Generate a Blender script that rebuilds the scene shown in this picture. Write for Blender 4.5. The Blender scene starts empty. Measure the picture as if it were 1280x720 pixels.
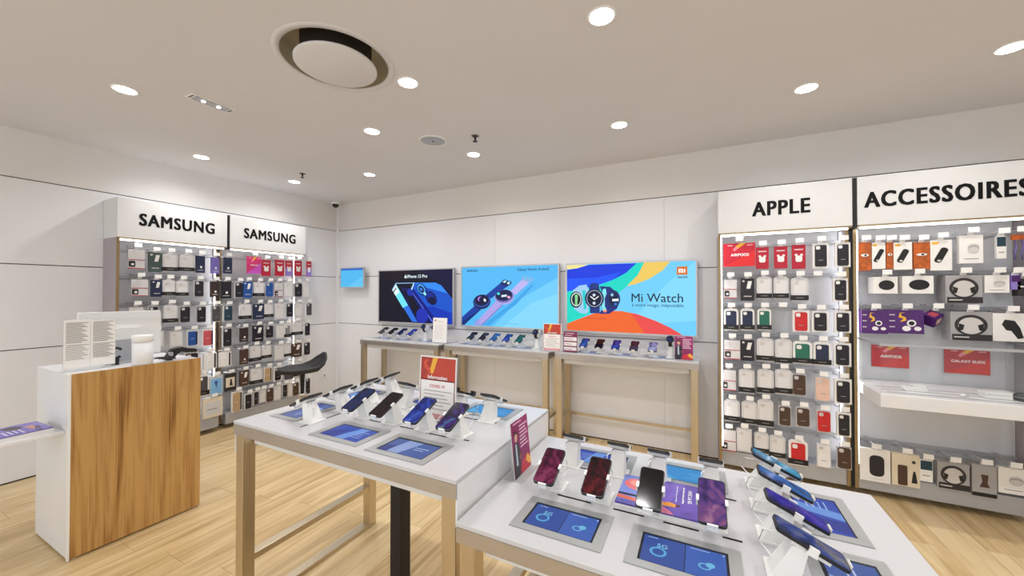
import bpy, math, random
from mathutils import Matrix, Vector
random.seed(7)
PI = math.pi
SC = bpy.context.scene
COL = SC.collection

# ---------------------------------------------------------------- camera
cam_d = bpy.data.cameras.new('camera')
cam = bpy.data.objects.new('camera', cam_d); COL.objects.link(cam)
cam_d.sensor_width = 36.0
cam_d.lens = 36.0 * 470.455 / 1280.0
cam_d.clip_start = 0.02
cam.location = (4.8577, -3.86175, 1.5)
cam.rotation_euler = (PI/2 + 0.01104, 0, 0.464249)
SC.camera = cam

# ---------------------------------------------------------------- world, exposure
W = bpy.data.worlds.new('world'); SC.world = W; W.use_nodes = True
bg = W.node_tree.nodes['Background']
bg.inputs[0].default_value = (0.95, 0.98, 1.0, 1); bg.inputs[1].default_value = 1.35
SC.view_settings.view_transform = 'Standard'
SC.view_settings.look = 'None'
SC.view_settings.gamma = 1.0
SC.view_settings.use_curve_mapping = False
SC.view_settings.exposure = 0.08
LAMP_W = 8.2            # each downlight
LAMP_COL = (1.0, 0.99, 0.985)

# ---------------------------------------------------------------- materials
MATS = {}
def lin(c):
    return tuple(((v/12.92) if v <= .04045 else ((v+.055)/1.055)**2.4) for v in c)
def hexc(h):
    return lin(tuple(int(h[i:i+2], 16)/255 for i in (0, 2, 4)))
def mat(name, col=None, rough=.5, metal=0.0, emit=0.0, alpha=1.0, spec=.5, trans=0.0, vary=0.0, vscale=8.0, bump=0.0, stretch=None):
    if name in MATS: return MATS[name]
    m = bpy.data.materials.new(name); m.use_nodes = True
    nt = m.node_tree; b = nt.nodes['Principled BSDF']
    if isinstance(col, str): col = hexc(col)
    b.inputs['Base Color'].default_value = (*col, 1)
    b.inputs['Roughness'].default_value = rough
    b.inputs['Metallic'].default_value = metal
    b.inputs['Specular IOR Level'].default_value = spec
    if emit:
        b.inputs['Emission Color'].default_value = (*col, 1); b.inputs['Emission Strength'].default_value = emit
    if alpha < 1: b.inputs['Alpha'].default_value = alpha
    if trans: b.inputs['Transmission Weight'].default_value = trans
    if vary or bump:
        tc = nt.nodes.new('ShaderNodeTexCoord'); mp = nt.nodes.new('ShaderNodeMapping'); n = nt.nodes.new('ShaderNodeTexNoise')
        if stretch: mp.inputs['Scale'].default_value = stretch
        n.inputs['Scale'].default_value = vscale; n.inputs['Detail'].default_value = 4
        nt.links.new(tc.outputs['Object'], mp.inputs['Vector']); nt.links.new(mp.outputs['Vector'], n.inputs['Vector'])
        if vary:
            r = nt.nodes.new('ShaderNodeValToRGB')
            r.color_ramp.elements[0].position = .3; r.color_ramp.elements[1].position = .7
            r.color_ramp.elements[0].color = (*[max(0, v*(1-vary)) for v in col], 1)
            r.color_ramp.elements[1].color = (*[min(1, v*(1+vary)) for v in col], 1)
            nt.links.new(n.outputs['Fac'], r.inputs['Fac']); nt.links.new(r.outputs['Color'], b.inputs['Base Color'])
        if bump:
            bp = nt.nodes.new('ShaderNodeBump'); bp.inputs['Strength'].default_value = bump; bp.inputs['Distance'].default_value = .01
            nt.links.new(n.outputs['Fac'], bp.inputs['Height']); nt.links.new(bp.outputs['Normal'], b.inputs['Normal'])
    MATS[name] = m
    return m
def wood(name, c_lo, c_mid, c_hi, axis='Y', scale=1.0, rough=.42, per_object=.0, lo_pos=.45, fine=.35):
    m = bpy.data.materials.new(name); m.use_nodes = True; nt = m.node_tree; b = nt.nodes['Principled BSDF']
    N = nt.nodes.new; Lk = nt.links.new
    tc = N('ShaderNodeTexCoord'); oi = N('ShaderNodeObjectInfo'); add = N('ShaderNodeVectorMath'); add.operation = 'ADD'
    sc = N('ShaderNodeVectorMath'); sc.operation = 'SCALE'; sc.inputs['Scale'].default_value = 13.0
    cmb = N('ShaderNodeCombineXYZ')
    for i in range(3): Lk(oi.outputs['Random'], cmb.inputs[i])
    Lk(cmb.outputs[0], sc.inputs[0]); Lk(tc.outputs['Object'], add.inputs[0]); Lk(sc.outputs[0], add.inputs[1])
    mp = N('ShaderNodeMapping'); s = {'X': (1.2, 14, 14), 'Y': (14, 1.2, 14), 'Z': (14, 14, 1.2)}[axis]
    mp.inputs['Scale'].default_value = [v*scale for v in s]
    Lk(add.outputs[0], mp.inputs['Vector'])
    n1 = N('ShaderNodeTexNoise'); n1.inputs['Scale'].default_value = 1.0; n1.inputs['Detail'].default_value = 6; n1.inputs['Distortion'].default_value = 1.1
    Lk(mp.outputs[0], n1.inputs['Vector'])
    mp2 = N('ShaderNodeMapping'); mp2.inputs['Scale'].default_value = [v*scale*(9 if v > 2 else 2) for v in s]
    Lk(add.outputs[0], mp2.inputs['Vector'])
    n2 = N('ShaderNodeTexNoise'); n2.inputs['Scale'].default_value = 1.0; n2.inputs['Detail'].default_value = 3
    Lk(mp2.outputs[0], n2.inputs['Vector'])
    mx = N('ShaderNodeMath'); mx.operation = 'MULTIPLY_ADD'; mx.inputs[1].default_value = fine
    Lk(n2.outputs['Fac'], mx.inputs[0]); Lk(n1.outputs['Fac'], mx.inputs[2])
    su = N('ShaderNodeMath'); su.operation = 'MULTIPLY_ADD'; su.inputs[1].default_value = per_object; Lk(oi.outputs['Random'], su.inputs[0]); Lk(mx.outputs[0], su.inputs[2])
    r = N('ShaderNodeValToRGB'); e = r.color_ramp.elements
    e[0].position = lo_pos; e[0].color = (*hexc(c_lo), 1); e[1].position = .85 + per_object; e[1].color = (*hexc(c_hi), 1)
    k = e.new(.66 + per_object*.5); k.color = (*hexc(c_mid), 1)
    Lk(su.outputs[0], r.inputs['Fac']); Lk(r.outputs['Color'], b.inputs['Base Color'])
    b.inputs['Roughness'].default_value = rough
    bp = N('ShaderNodeBump'); bp.inputs['Strength'].default_value = .08; bp.inputs['Distance'].default_value = .004
    Lk(n2.outputs['Fac'], bp.inputs['Height']); Lk(bp.outputs['Normal'], b.inputs['Normal'])
    MATS[name] = m
    return m
def noise_screen(name, stops, scale=9.0, emit=.6, distort=1.5):
    """a lit phone display with a swirly wallpaper"""
    m = bpy.data.materials.new(name); m.use_nodes = True; nt = m.node_tree; b = nt.nodes['Principled BSDF']
    tc = nt.nodes.new('ShaderNodeTexCoord'); n = nt.nodes.new('ShaderNodeTexNoise'); r = nt.nodes.new('ShaderNodeValToRGB')
    n.inputs['Scale'].default_value = scale; n.inputs['Detail'].default_value = 3; n.inputs['Distortion'].default_value = distort
    nt.links.new(tc.outputs['Object'], n.inputs['Vector']); nt.links.new(n.outputs['Fac'], r.inputs['Fac'])
    e = r.color_ramp.elements
    e[0].position = stops[0][0]; e[0].color = (*hexc(stops[0][1]), 1)
    e[1].position = stops[-1][0]; e[1].color = (*hexc(stops[-1][1]), 1)
    for p, c in stops[1:-1]:
        k = e.new(p); k.color = (*hexc(c), 1)
    b.inputs['Base Color'].default_value = (.006, .006, .007, 1); b.inputs['Roughness'].default_value = .10; b.inputs['Specular IOR Level'].default_value = .2
    nt.links.new(r.outputs['Color'], b.inputs['Emission Color']); b.inputs['Emission Strength'].default_value = emit
    MATS[name] = m
    return m

mat('wall_panel', 'EBEBEE', .5, vary=.02, vscale=1.2)
mat('plaster', 'E6E3E1', .85, vary=.015, vscale=2.0)
mat('ceiling_paint', 'DEDDDF', .9, vary=.012, vscale=1.5)
mat('joint_dark', '5C5654', .6)
mat('white_laminate', 'E8E8E9', .35, vary=.01)
mat('table_white', 'C9C9CC', .25, vary=.01)
mat('sign_white', 'DFDFDF', .45, vary=.01)
mat('steel', (.52, .49, .47), .38, metal=.95, vary=.06, vscale=5, stretch=(1, 30, 1))
mat('leg_steel', (.60, .51, .37), .32, metal=.95, vary=.06, vscale=6, stretch=(20, 20, 1))
mat('grey_metal', 'B4B6BC', .4, metal=.35, vary=.03)
mat('rack_back', 'D2D4D9', .5, vary=.03, vscale=6)
mat('rack_side', 'A89FA4', .5, vary=.03)
mat('rack_edge', '9A8560', .35, metal=.6)
mat('chrome', (.8, .8, .8), .12, metal=1)
mat('black_plastic', '17161A', .4, vary=.1)
mat('black_soft', '131115', .5, vary=.08, vscale=30)
mat('black_print', '08080A', .6, spec=.2)
mat('white_plastic', 'EEEEEC', .3, vary=.01)
mat('white_paper', 'F4F3F1', .6, vary=.01)
mat('grey_print', '9A9896', .6)
mat('led', 'FFFFFF', .5, emit=8.0)
mat('lamp_lens', 'FFFDF8', .5, emit=14.0)
mat('glass', (.35, .42, .42), .03, alpha=.07, spec=.8)
mat('clear_plastic', (.75, .77, .78), .08, alpha=.22, spec=.7)
mat('clear_case', 'DEDCDC', .3, vary=.02)
mat('screen_bezel', 'A6A8A8', .35, metal=.3, vary=.03)
mat('dark_gap', '191715', .8)
wood('floor_oak', 'AE8F5E', 'D2B686', 'E2CBA0', 'Y', 1.0, .36, per_object=.22)
wood('counter_oak', '744C20', 'AA7C40', 'C2985A', 'Z', .9, .45, lo_pos=.50, fine=.55)

# ---------------------------------------------------------------- mesh builder
class MB:
    def __init__(s): s.v = []; s.f = []; s.m = []; s.names = []; s.smooth = []
    def mi(s, name):
        if name not in s.names: s.names.append(name)
        return s.names.index(name)
    def add(s, vs, fs, m, smooth=False, M=None):
        o = len(s.v)
        if M is not None: vs = [tuple(M @ Vector(p)) for p in vs]
        s.v += [tuple(p) for p in vs]; k = s.mi(m)
        for f in fs: s.f.append(tuple(o+i for i in f)); s.m.append(k); s.smooth.append(smooth)
        return s
    def box(s, x0, y0, z0, x1, y1, z1, m, M=None):
        if x0 > x1: x0, x1 = x1, x0
        if y0 > y1: y0, y1 = y1, y0
        if z0 > z1: z0, z1 = z1, z0
        vs = [(x0,y0,z0),(x1,y0,z0),(x1,y1,z0),(x0,y1,z0),(x0,y0,z1),(x1,y0,z1),(x1,y1,z1),(x0,y1,z1)]
        return s.add(vs, [(0,3,2,1),(4,5,6,7),(0,1,5,4),(1,2,6,5),(2,3,7,6),(3,0,4,7)], m, M=M)
    def taper(s, c0, a0, b0, c1, a1, b1, m, M=None):
        """frustum between two horizontal rectangles"""
        vs = []
        for c, a, b in ((c0, a0, b0), (c1, a1, b1)):
            vs += [(c[0]-a/2, c[1]-b/2, c[2]), (c[0]+a/2, c[1]-b/2, c[2]), (c[0]+a/2, c[1]+b/2, c[2]), (c[0]-a/2, c[1]+b/2, c[2])]
        return s.add(vs, [(0,3,2,1),(4,5,6,7),(0,1,5,4),(1,2,6,5),(2,3,7,6),(3,0,4,7)], m, M=M)
    def prism(s, pts, y0, y1, m, M=None, smooth=False):
        """outline in x,z extruded from y0 (front) to y1 (back)"""
        n = len(pts); vs = [(p[0], y0, p[1]) for p in pts]+[(p[0], y1, p[1]) for p in pts]
        fs = [tuple(range(n)), tuple(range(2*n-1, n-1, -1))]
        s.add(vs, fs, m, M=M); o = len(s.v)-2*n; k = s.mi(m)
        for i in range(n):
            j = (i+1) % n; s.f.append((o+i, o+n+i, o+n+j, o+j)); s.m.append(k); s.smooth.append(smooth)
        return s
    def flat(s, pts, y, m, M=None):
        return s.add([(p[0], y, p[1]) for p in pts], [tuple(range(len(pts)))], m, M=M)
    def lathe(s, prof, m, seg=24, M=None, smooth=True, cap=True):
        vs = []; fs = []
        for r, z in prof:
            for i in range(seg):
                a = 2*PI*i/seg; vs.append((r*math.cos(a), r*math.sin(a), z))
        for k in range(len(prof)-1):
            for i in range(seg):
                j = (i+1) % seg; fs.append((k*seg+i, k*seg+j, (k+1)*seg+j, (k+1)*seg+i))
        if cap:
            if prof[0][0] > 1e-5: fs.append(tuple(reversed(range(seg))))
            if prof[-1][0] > 1e-5: fs.append(tuple((len(prof)-1)*seg+i for i in range(seg)))
        return s.add(vs, fs, m, smooth, M)
    def tube(s, pts, r, m, seg=6, M=None):
        pts = [Vector(p) for p in pts]; vs = []; fs = []; n = len(pts)
        for i, p in enumerate(pts):
            d = (pts[min(i+1, n-1)]-pts[max(i-1, 0)]).normalized()
            a = d.cross(Vector((0, 0, 1)))
            if a.length < .05: a = d.cross(Vector((1, 0, 0)))
            a.normalize(); b = d.cross(a)
            for k in range(seg):
                t = 2*PI*k/seg; vs.append(tuple(p+(a*math.cos(t)+b*math.sin(t))*r))
        for i in range(n-1):
            for k in range(seg):
                j = (k+1) % seg; fs.append((i*seg+k, i*seg+j, (i+1)*seg+j, (i+1)*seg+k))
        fs.append(tuple(range(seg))); fs.append(tuple((n-1)*seg+k for k in range(seg)))
        return s.add(vs, fs, m, True, M)
    def mesh(s, name):
        me = bpy.data.meshes.new(name); me.from_pydata(s.v, [], s.f)
        for n in s.names: me.materials.append(MATS[n])
        me.polygons.foreach_set('material_index', s.m); me.polygons.foreach_set('use_smooth', s.smooth); me.update()
        return me
    def build(s, name, parent=None, loc=None, rot=None, bevel=0):
        return link(name, s.mesh(name), parent, loc, rot, bevel)
def link(name, me, parent=None, loc=None, rot=None, bevel=0):
    o = bpy.data.objects.new(name, me); COL.objects.link(o); o.parent = parent
    if loc: o.location = loc
    if rot: o.rotation_euler = rot
    if bevel:
        b = o.modifiers.new('bevel', 'BEVEL'); b.width = bevel; b.segments = 2; b.limit_method = 'ANGLE'; b.angle_limit = .6
    return o
def tag(o, label, cat, group=None):
    o['label'] = label; o['category'] = cat
    if group: o['group'] = group
    return o
def thing(name, label, cat, loc=(0,0,0), rz=0.0, group=None):
    o = bpy.data.objects.new(name, None); COL.objects.link(o); o.location = loc; o.rotation_euler = (0, 0, rz); o.empty_display_size = .05
    return tag(o, label, cat, group)
def struct(o): o['kind'] = 'structure'; return o
def rrect(w, h, r, cx=0, cz=0, n=4):
    """rounded rectangle, centre cx, cz, counter-clockwise seen from -y"""
    out = []
    for sx, sz, a0 in ((1, -1, -PI/2), (1, 1, 0), (-1, 1, PI/2), (-1, -1, PI)):
        for i in range(n+1):
            a = a0+PI/2*i/n; out.append((cx+sx*(w/2-r)+r*math.cos(a), cz+sz*(h/2-r)+r*math.sin(a)))
    return out
def ell(cx, cz, rx, rz, n=24, a0=0.0, a1=2*PI):
    k = n if abs(a1-a0-2*PI) < 1e-6 else n+1
    return [(cx+rx*math.cos(a0+(a1-a0)*i/n), cz+rz*math.sin(a0+(a1-a0)*i/n)) for i in range(k)]
TXT = {}
def text_geo(txt, space=1.0, shear=0.0):
    """letter outlines of the built-in font, scaled to cap box height 1, origin at the box centre"""
    key = (txt, space, shear)
    if key in TXT: return TXT[key]
    c = bpy.data.curves.new('lettering', 'FONT'); c.body = txt; c.size = 1.0; c.resolution_u = 3; c.shear = shear; c.space_character = space
    o = bpy.data.objects.new('lettering', c); COL.objects.link(o)
    bpy.context.view_layer.update()
    me = bpy.data.meshes.new_from_object(o.evaluated_get(bpy.context.evaluated_depsgraph_get()))
    vs = [tuple(v.co) for v in me.vertices]; fs = [tuple(p.vertices) for p in me.polygons]
    bpy.data.objects.remove(o); bpy.data.curves.remove(c); bpy.data.meshes.remove(me)
    x0 = min(v[0] for v in vs); x1 = max(v[0] for v in vs); y0 = min(v[1] for v in vs); y1 = max(v[1] for v in vs)
    out = ([((v[0]-(x0+x1)/2), (v[1]-(y0+y1)/2)) for v in vs], fs, x1-x0, y1-y0)
    TXT[key] = out
    return out
def put_text(mb, txt, cx, cz, width, y, m, height=None, bold=0.0, rot=0.0, shear=0.0, space=1.0):
    vs, fs, w, h = text_geo(txt, space, shear)
    sx = width/w; sz = (height/h) if height else sx
    ca, sa = math.cos(rot), math.sin(rot)
    for k, (dx, dz) in enumerate([(0, 0)] if not bold else [(i*bold/2, j*bold/2) for i in (-2, -1, 0, 1, 2) for j in (-1, 0, 1)]):
        pts = []
        for a, b in vs:
            a = a*sx+dx*sz; b = b*sz+dz*sz
            pts.append((cx+a*ca-b*sa, y-.00001*k, cz+a*sa+b*ca))
        mb.add(pts, fs, m)
def picture(name, parent, w, h, shapes, y=0.0, loc=None, rot=None, emit=0.0, rough=.3, step=.0004):
    """flat print: polygons, ellipses and lettering in u,v (v down), layered a hair apart, facing -y, centred"""
    mb = MB()
    def cm(c):
        n = 'print_%s_%s' % (c, emit)
        if n not in MATS:
            if emit:
                m = mat(n, (.01, .01, .01), .35, spec=.2); b = m.node_tree.nodes['Principled BSDF']
                b.inputs['Emission Color'].default_value = (*hexc(c), 1); b.inputs['Emission Strength'].default_value = emit
            else: mat(n, c, rough)
        return n
    def P(u, v): return ((u-.5)*w, (.5-v)*h)
    for i, s in enumerate(shapes):
        yy = y-step*i; k = s[0]; c = cm(s[1])
        if k == 'r':
            u0, v0, u1, v1 = s[2]; mb.flat([P(u0, v1), P(u1, v1), P(u1, v0), P(u0, v0)], yy, c)
        elif k == 'p': 
            pts = [P(*p) for p in s[2]]
            if sum(pts[i][0]*pts[(i+1) % len(pts)][1]-pts[(i+1) % len(pts)][0]*pts[i][1] for i in range(len(pts))) < 0: pts.reverse()
            mb.flat(pts, yy, c)
        elif k == 'e':
            u, v, ru, rv = s[2]; x, z = P(u, v); mb.flat(ell(x, z, ru*w, rv*h), yy, c)
        elif k == 'o':                      # tilted ellipse: u, v, ru, rv, angle
            u, v, ru, rv, an = s[2]; x, z = P(u, v)
            mb.flat([(x+a*math.cos(an)-b*math.sin(an), z+a*math.sin(an)+b*math.cos(an)) for a, b in ell(0, 0, ru*w, rv*h)], yy, c)
        elif k == 't':
            u, v, tw = s[3][:3]; x, z = P(u, v); put_text(mb, s[2], x, z, tw*w, yy, c, bold=s[4] if len(s) > 4 else 0.0, rot=s[5] if len(s) > 5 else 0.0)
        elif k == 'l':                      # illegible text: thin lines  u0, v0, u1, v1, n, thickness
            u0, v0, u1, v1, n, t = s[2]
            for q in range(n):
                vv = v0+(v1-v0)*q/max(1, n-1); ue = u1-(u1-u0)*(.35*((q*37) % 10)/10)
                mb.flat([P(u0, vv+t), P(ue, vv+t), P(ue, vv), P(u0, vv)], yy, c)
    return mb.build(name, parent, loc, rot)
def nth(i): return ['first', 'second', 'third', 'fourth', 'fifth', 'sixth', 'seventh', 'eighth', 'ninth', 'tenth', 'eleventh'][i]

# ---------------------------------------------------------------- the room
RX, RY, RH = 7.9, -6.2, 2.8
fb = MB(); fb.box(-.1, RY, -.06, RX+.1, .1, -.012, 'dark_gap')
floor = struct(fb.build('floor'))
PW, PL = .192, 1.29
plank_cache = {}
for i in range(int(RX/PW)+1):
    off = (i*.47) % 1.0*PL
    y = .0+off-PL
    ys = []
    top = 0.0
    a = -off
    edges = [0.0]
    while a > RY: 
        if a < -.02: edges.append(a)
        a -= PL
    edges.append(RY)
    for k in range(len(edges)-1):
        y1, y0 = edges[k], edges[k+1]
        x0, x1 = i*PW, min((i+1)*PW, RX)
        key = (round(x1-x0, 3), round(y1-y0, 3))
        if key not in plank_cache:
            g = .0007; w, l = x1-x0, y1-y0
            m = MB(); m.box(g, g, -.012, w-g, l-g, 0, 'floor_oak'); plank_cache[key] = m.mesh('plank')
        link('plank', plank_cache[key], floor, (x0, y0, 0))

DL = [(4.448, -2.101), (3.243, -2.077), (2.492, -1.663), (2.95, -.861), (4.30, -.887), (5.467, -.892), (6.343, -.90), (1.598, -.863), (.58, -1.977), (.594, -1.063), (1.56, -2.827)]
DL_OFF = [(5.75, -2.1), (6.95, -2.1), (3.3, -4.4), (4.6, -4.4), (5.9, -4.4), (7.1, -4.4)]
VENT = (3.03, -2.42)
def ceiling_mesh():
    c = bpy.data.curves.new('ceiling', 'CURVE'); c.dimensions = '2D'; c.fill_mode = 'BOTH'; c.extrude = .05
    def spl(pts):
        s = c.splines.new('POLY'); s.points.add(len(pts)-1); s.use_cyclic_u = True
        for p, q in zip(s.points, pts): p.co = (*q, 0, 1)
    spl([(-.1, RY), (RX+.1, RY), (RX+.1, .1), (-.1, .1)])
    for x, y in DL+DL_OFF: spl([(x+0.056*math.cos(2*PI*i/24), y+0.056*math.sin(2*PI*i/24)) for i in range(24)])
    spl([(VENT[0]+.285*math.cos(2*PI*i/48), VENT[1]+.285*math.sin(2*PI*i/48)) for i in range(48)])
    o = bpy.data.objects.new('c', c); COL.objects.link(o); bpy.context.view_layer.update()
    me = bpy.data.meshes.new_from_object(o.evaluated_get(bpy.context.evaluated_depsgraph_get()))
    bpy.data.objects.remove(o); bpy.data.curves.remove(c); me.materials.clear(); me.materials.append(MATS['ceiling_paint'])
    for p in me.polygons: p.use_smooth = False
    return me
ceil = struct(link('ceiling', ceiling_mesh(), None, (0, 0, RH+.05)))
cap = MB(); cap.box(-.1, RY, RH+.35, RX+.1, .1, RH+.37, 'dark_gap'); cap.build('void_cover', ceil, (0, 0, -(RH+.05)))

ROWS_Z = [.006, 1.043, 1.7245, 2.4104]
def wall(name, length, seams, M, top_only=False):
    w = struct(bpy.data.objects.new(name, None)); 
    mb = MB(); mb.box(0, .014, 0, length, .1, RH, 'joint_dark')
    w = struct(mb.build(name)); w.matrix_world = M
    p = MB(); p.box(0, .001, 2.415, length, .014, RH, 'plaster'); p.build('plaster_band', w)
    k = MB(); k.box(0, .006, 0, length, .014, .009, 'dark_gap'); k.build('shadow_gap', w)
    for r in range(3):
        for a, b in zip(seams[:-1], seams[1:]):
            q = MB(); q.box(a+.0008, 0, ROWS_Z[r]+.004, b-.0008, .014, ROWS_Z[r+1]-.004, 'wall_panel'); q.build('panel', w)
    return w
wall('wall_back', RX, [0, .85, 2.70, 4.55, 6.40, RX], Matrix.Identity(4))
# local x runs from the near end towards the corner, faces +x
wall('wall_left', -RY, [0, .2, 2.05, 3.9, 5.73, -RY], Matrix.Translation((0, RY, 0)) @ Matrix.Rotation(PI/2, 4, 'Z'))
mb = MB(); mb.box(RX, RY, 0, RX+.1, 0, RH, 'plaster'); struct(mb.build('wall_right'))

# power socket low on the left wall by the corner
t = thing('wall_socket', 'small white power socket low on the left wall near the corner', 'socket', (0, -.212, .30), PI/2)
mb = MB(); mb.box(-.04, -.008, -.04, .04, 0, .04, 'white_plastic'); mb.build('plate', t, bevel=.003)
mb = MB(); mb.lathe([(.0, 0), (.017, 0), (.019, .003), (.0, .003)], 'grey_metal', 16, Matrix.Translation((0, -.008, 0)) @ Matrix.Rotation(PI/2, 4, 'X')); mb.build('socket_well', t)

# ---------------------------------------------------------------- ceiling fixtures
def ring(mb, r0, r1, z0, z1, m, seg=32): mb.lathe([(r0, z1), (r0, z0), (r1, z0), (r1, z1)], m, seg, cap=False)
dl_trim = MB(); dl_trim.lathe([(.055, .0), (.054, -.004), (.066, -.005), (.069, .0)], 'white_plastic', 32, cap=False); dl_trim = dl_trim.mesh('trim_ring')
dl_can = MB(); dl_can.lathe([(.0555, .0), (.050, .05), (.046, .055)], 'chrome', 32, cap=False); dl_can = dl_can.mesh('reflector')
dl_lens = MB(); dl_lens.lathe([(.0, .026), (.0515, .026), (.0515, .032), (.0, .032)], 'lamp_lens', 32); dl_lens = dl_lens.mesh('lens')
LIGHT = bpy.data.lights.new('downlight_lamp', 'AREA'); LIGHT.shape = 'DISK'; LIGHT.size = .10; LIGHT.energy = LAMP_W; LIGHT.color = LAMP_COL; LIGHT.spread = math.radians(170)
DL_LABEL = ['large round downlight nearest the camera at top centre', 'round downlight just right of the big round vent', 'round downlight below the big vent, left of the speaker grille',
 'round downlight below the right-hand sprinkler head', 'round downlight above the rightmost of the three big screens', 'round downlight in front of the case rack right of the screens', 'round downlight at the top right edge of the photo',
 'small round downlight above the leftmost big screen', 'round downlight above the case rack nearest the counter', 'small round downlight beside the left sprinkler head', 'round downlight at far left, left of the emergency light']
def downlight(x, y, label):
    t = thing('downlight', label, 'downlight', (x, y, RH), 0, 'recessed ceiling downlights')
    link('trim_ring', dl_trim, t); link('reflector', dl_can, t); link('lens', dl_lens, t)
    l = bpy.data.objects.new('lamp', LIGHT); COL.objects.link(l); l.parent = t; l.location = (0, 0, .022)
for (x, y), lb in zip(DL, DL_LABEL): downlight(x, y, lb)
OFF_LABEL = ['round downlight right of centre, out of frame above the tables', 'round downlight at the far right behind the camera line', 'round downlight behind the camera, first from the left wall',
 'round downlight behind the camera, second from the left wall', 'round downlight behind the camera, third from the left wall', 'round downlight behind the camera, fourth from the left wall']
for (x, y), lb in zip(DL_OFF, OFF_LABEL): downlight(x, y, lb)

t = thing('ceiling_vent', 'large round ceiling air vent with a hanging centre disc', 'vent', (*VENT, RH))
mat('duct_beige', 'CFC4A6', .5, vary=.06); mat('duct_shade', '231A18', .7)
mb = MB(); mb.lathe([(.278, .0), (.277, -.003), (.312, -.004), (.314, 0)], 'ceiling_paint', 64, cap=False); mb.build('outer_ring', t)
mb = MB(); mb.lathe([(.280, -.002), (.282, .13), (.17, .131)], 'duct_beige', 64, cap=False); mb.build('duct_wall', t)
mb = MB(); mb.lathe([(.185, -.02), (.185, .129)], 'duct_shade', 48, cap=False); mb.build('shade_core', t)  # dark drum added as the shade in the void above the disc
mb = MB(); mb.lathe([(.0, -.037), (.205, -.037), (.215, -.031), (.215, -.024), (.0, -.024)], 'ceiling_paint', 64); mb.build('centre_disc', t)
mb = MB()
for k in range(3):
    a = k*2*PI/3+.4; mb.tube([(.18*math.cos(a), .18*math.sin(a), -.026), (.18*math.cos(a), .18*math.sin(a), .13)], .004, 'grey_metal')
mb.build('suspension_rods', t)
t = thing('ceiling_speaker', 'flat round ceiling speaker grille between two downlights', 'speaker', (2.81, -1.288, RH))
mb = MB(); mb.lathe([(.0, -.006), (.095, -.006), (.105, -.001), (.105, 0), (0, 0)], 'grey_metal', 40); mb.build('grille', t)
mb = MB(); mb.lathe([(.104, 0), (.106, -.008), (.116, -.006), (.118, 0)], 'white_plastic', 40, cap=False); mb.build('rim', t)
mb = MB(); mb.lathe([(.0, -.009), (.008, -.009), (.010, -.006), (0, -.006)], 'joint_dark', 12); mb.build('centre_pin', t)
for (x, y), lb in (((3.187, -1.21), 'small dark sprinkler head right of the round speaker grille'), ((.961, -1.213), 'small dark sprinkler head at left, above the corner downlight')):
    t = thing('sprinkler', lb, 'sprinkler', (x, y, RH), 0, 'ceiling sprinkler heads')
    mb = MB(); mb.lathe([(.0, -.004), (.028, -.004), (.032, 0), (0, 0)], 'joint_dark', 20); mb.build('escutcheon', t)
    mb = MB(); mb.lathe([(.009, -.004), (.009, -.03), (.004, -.036), (.004, -.044)], 'black_plastic', 12); mb.build('body', t)
    mb = MB(); mb.lathe([(.0, -.047), (.02, -.047), (.02, -.044), (.0, -.044)], 'black_plastic', 16); mb.build('deflector', t)
t = thing('emergency_light', 'small rectangular recessed emergency light with two bright points', 'emergency light', (1.857, -2.487, RH), 0)
mb = MB(); mb.box(-.055, -.13, -.006, .055, .13, 0, 'white_plastic'); mb.build('frame', t, bevel=.002)
mb = MB(); mb.box(-.036, -.10, -.010, .036, .10, -.006, 'grey_metal'); mb.build('diffuser', t)
for yy in (-.045, .045):
    mb = MB(); mb.lathe([(0, -.016), (.009, -.014), (.012, -.010), (0, -.010)], 'lamp_lens', 12, Matrix.Translation((0, yy, 0))); mb.build('led_point', t)
for yy in (-.115, .115):
    mb = MB(); mb.box(-.03, yy-.004, -.0075, .03, yy+.004, -.006, 'joint_dark'); mb.build('slot', t)
t = thing('security_camera', 'small white dome security camera in the ceiling corner', 'security camera', (.16, -.16, RH))
mb = MB(); mb.lathe([(.0, -.035), (.058, -.035), (.064, -.028), (.064, 0), (0, 0)], 'white_plastic', 28); mb.build('housing', t)
mb = MB(); mb.lathe([(.0, -.082), (.02, -.079), (.036, -.067), (.044, -.05), (.045, -.035)], 'black_plastic', 24); mb.build('dome', t)

# ---------------------------------------------------------------- merchandise racks
CC = dict(red='C81F22', black='1B1620', navy='1C2747', green='1F6B57', brown='4A3226', rose='E6C2B0', white='EDEBEA', greygreen='41524F', purple='7468B8', darkbrown='33221E',
          charcoal='4B484C', teal='16394A', blue='1C4E9C', coral='C9525C', tan='B99C78', grey='8D8B92')
CN = dict(red='bright red', black='black', navy='navy blue', green='dark green', brown='dark brown', rose='pale pink', white='white', greygreen='grey-green', purple='violet', darkbrown='dark brown',
          charcoal='charcoal', teal='dark teal', blue='mid blue', coral='coral red', tan='tan', grey='grey')
for k, v in CC.items(): mat('case_'+k, v, .45, vary=.05, vscale=20)
mat('pack_white', 'EFEDEA', .4, vary=.01); mat('pack_clear', 'D3D1D2', .25, vary=.02); mat('pack_cream', 'E2D6BE', .4, vary=.02)
mat('band_black', '141215', .45); mat('card_red', 'B3122E', .45); mat('card_pink', 'D0307E', .45); mat('card_violet', '8E7BD0', .45)
mat('yellow', 'F2B632', .45); mat('orange_print', 'B4581C', .45, vary=.45, vscale=25); mat('box_grey', 'A7A5A6', .45, vary=.05); mat('box_dark', '2A2629', .45, vary=.1)
mat('box_purple', '4E1F6B', .4, vary=.1, vscale=15); mat('sky_print', '7FB4DE', .4, vary=.1); mat('pale_print', 'CFCBC8', .5); mat('thin_red', 'A8283A', .5)
PROD = {}
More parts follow.
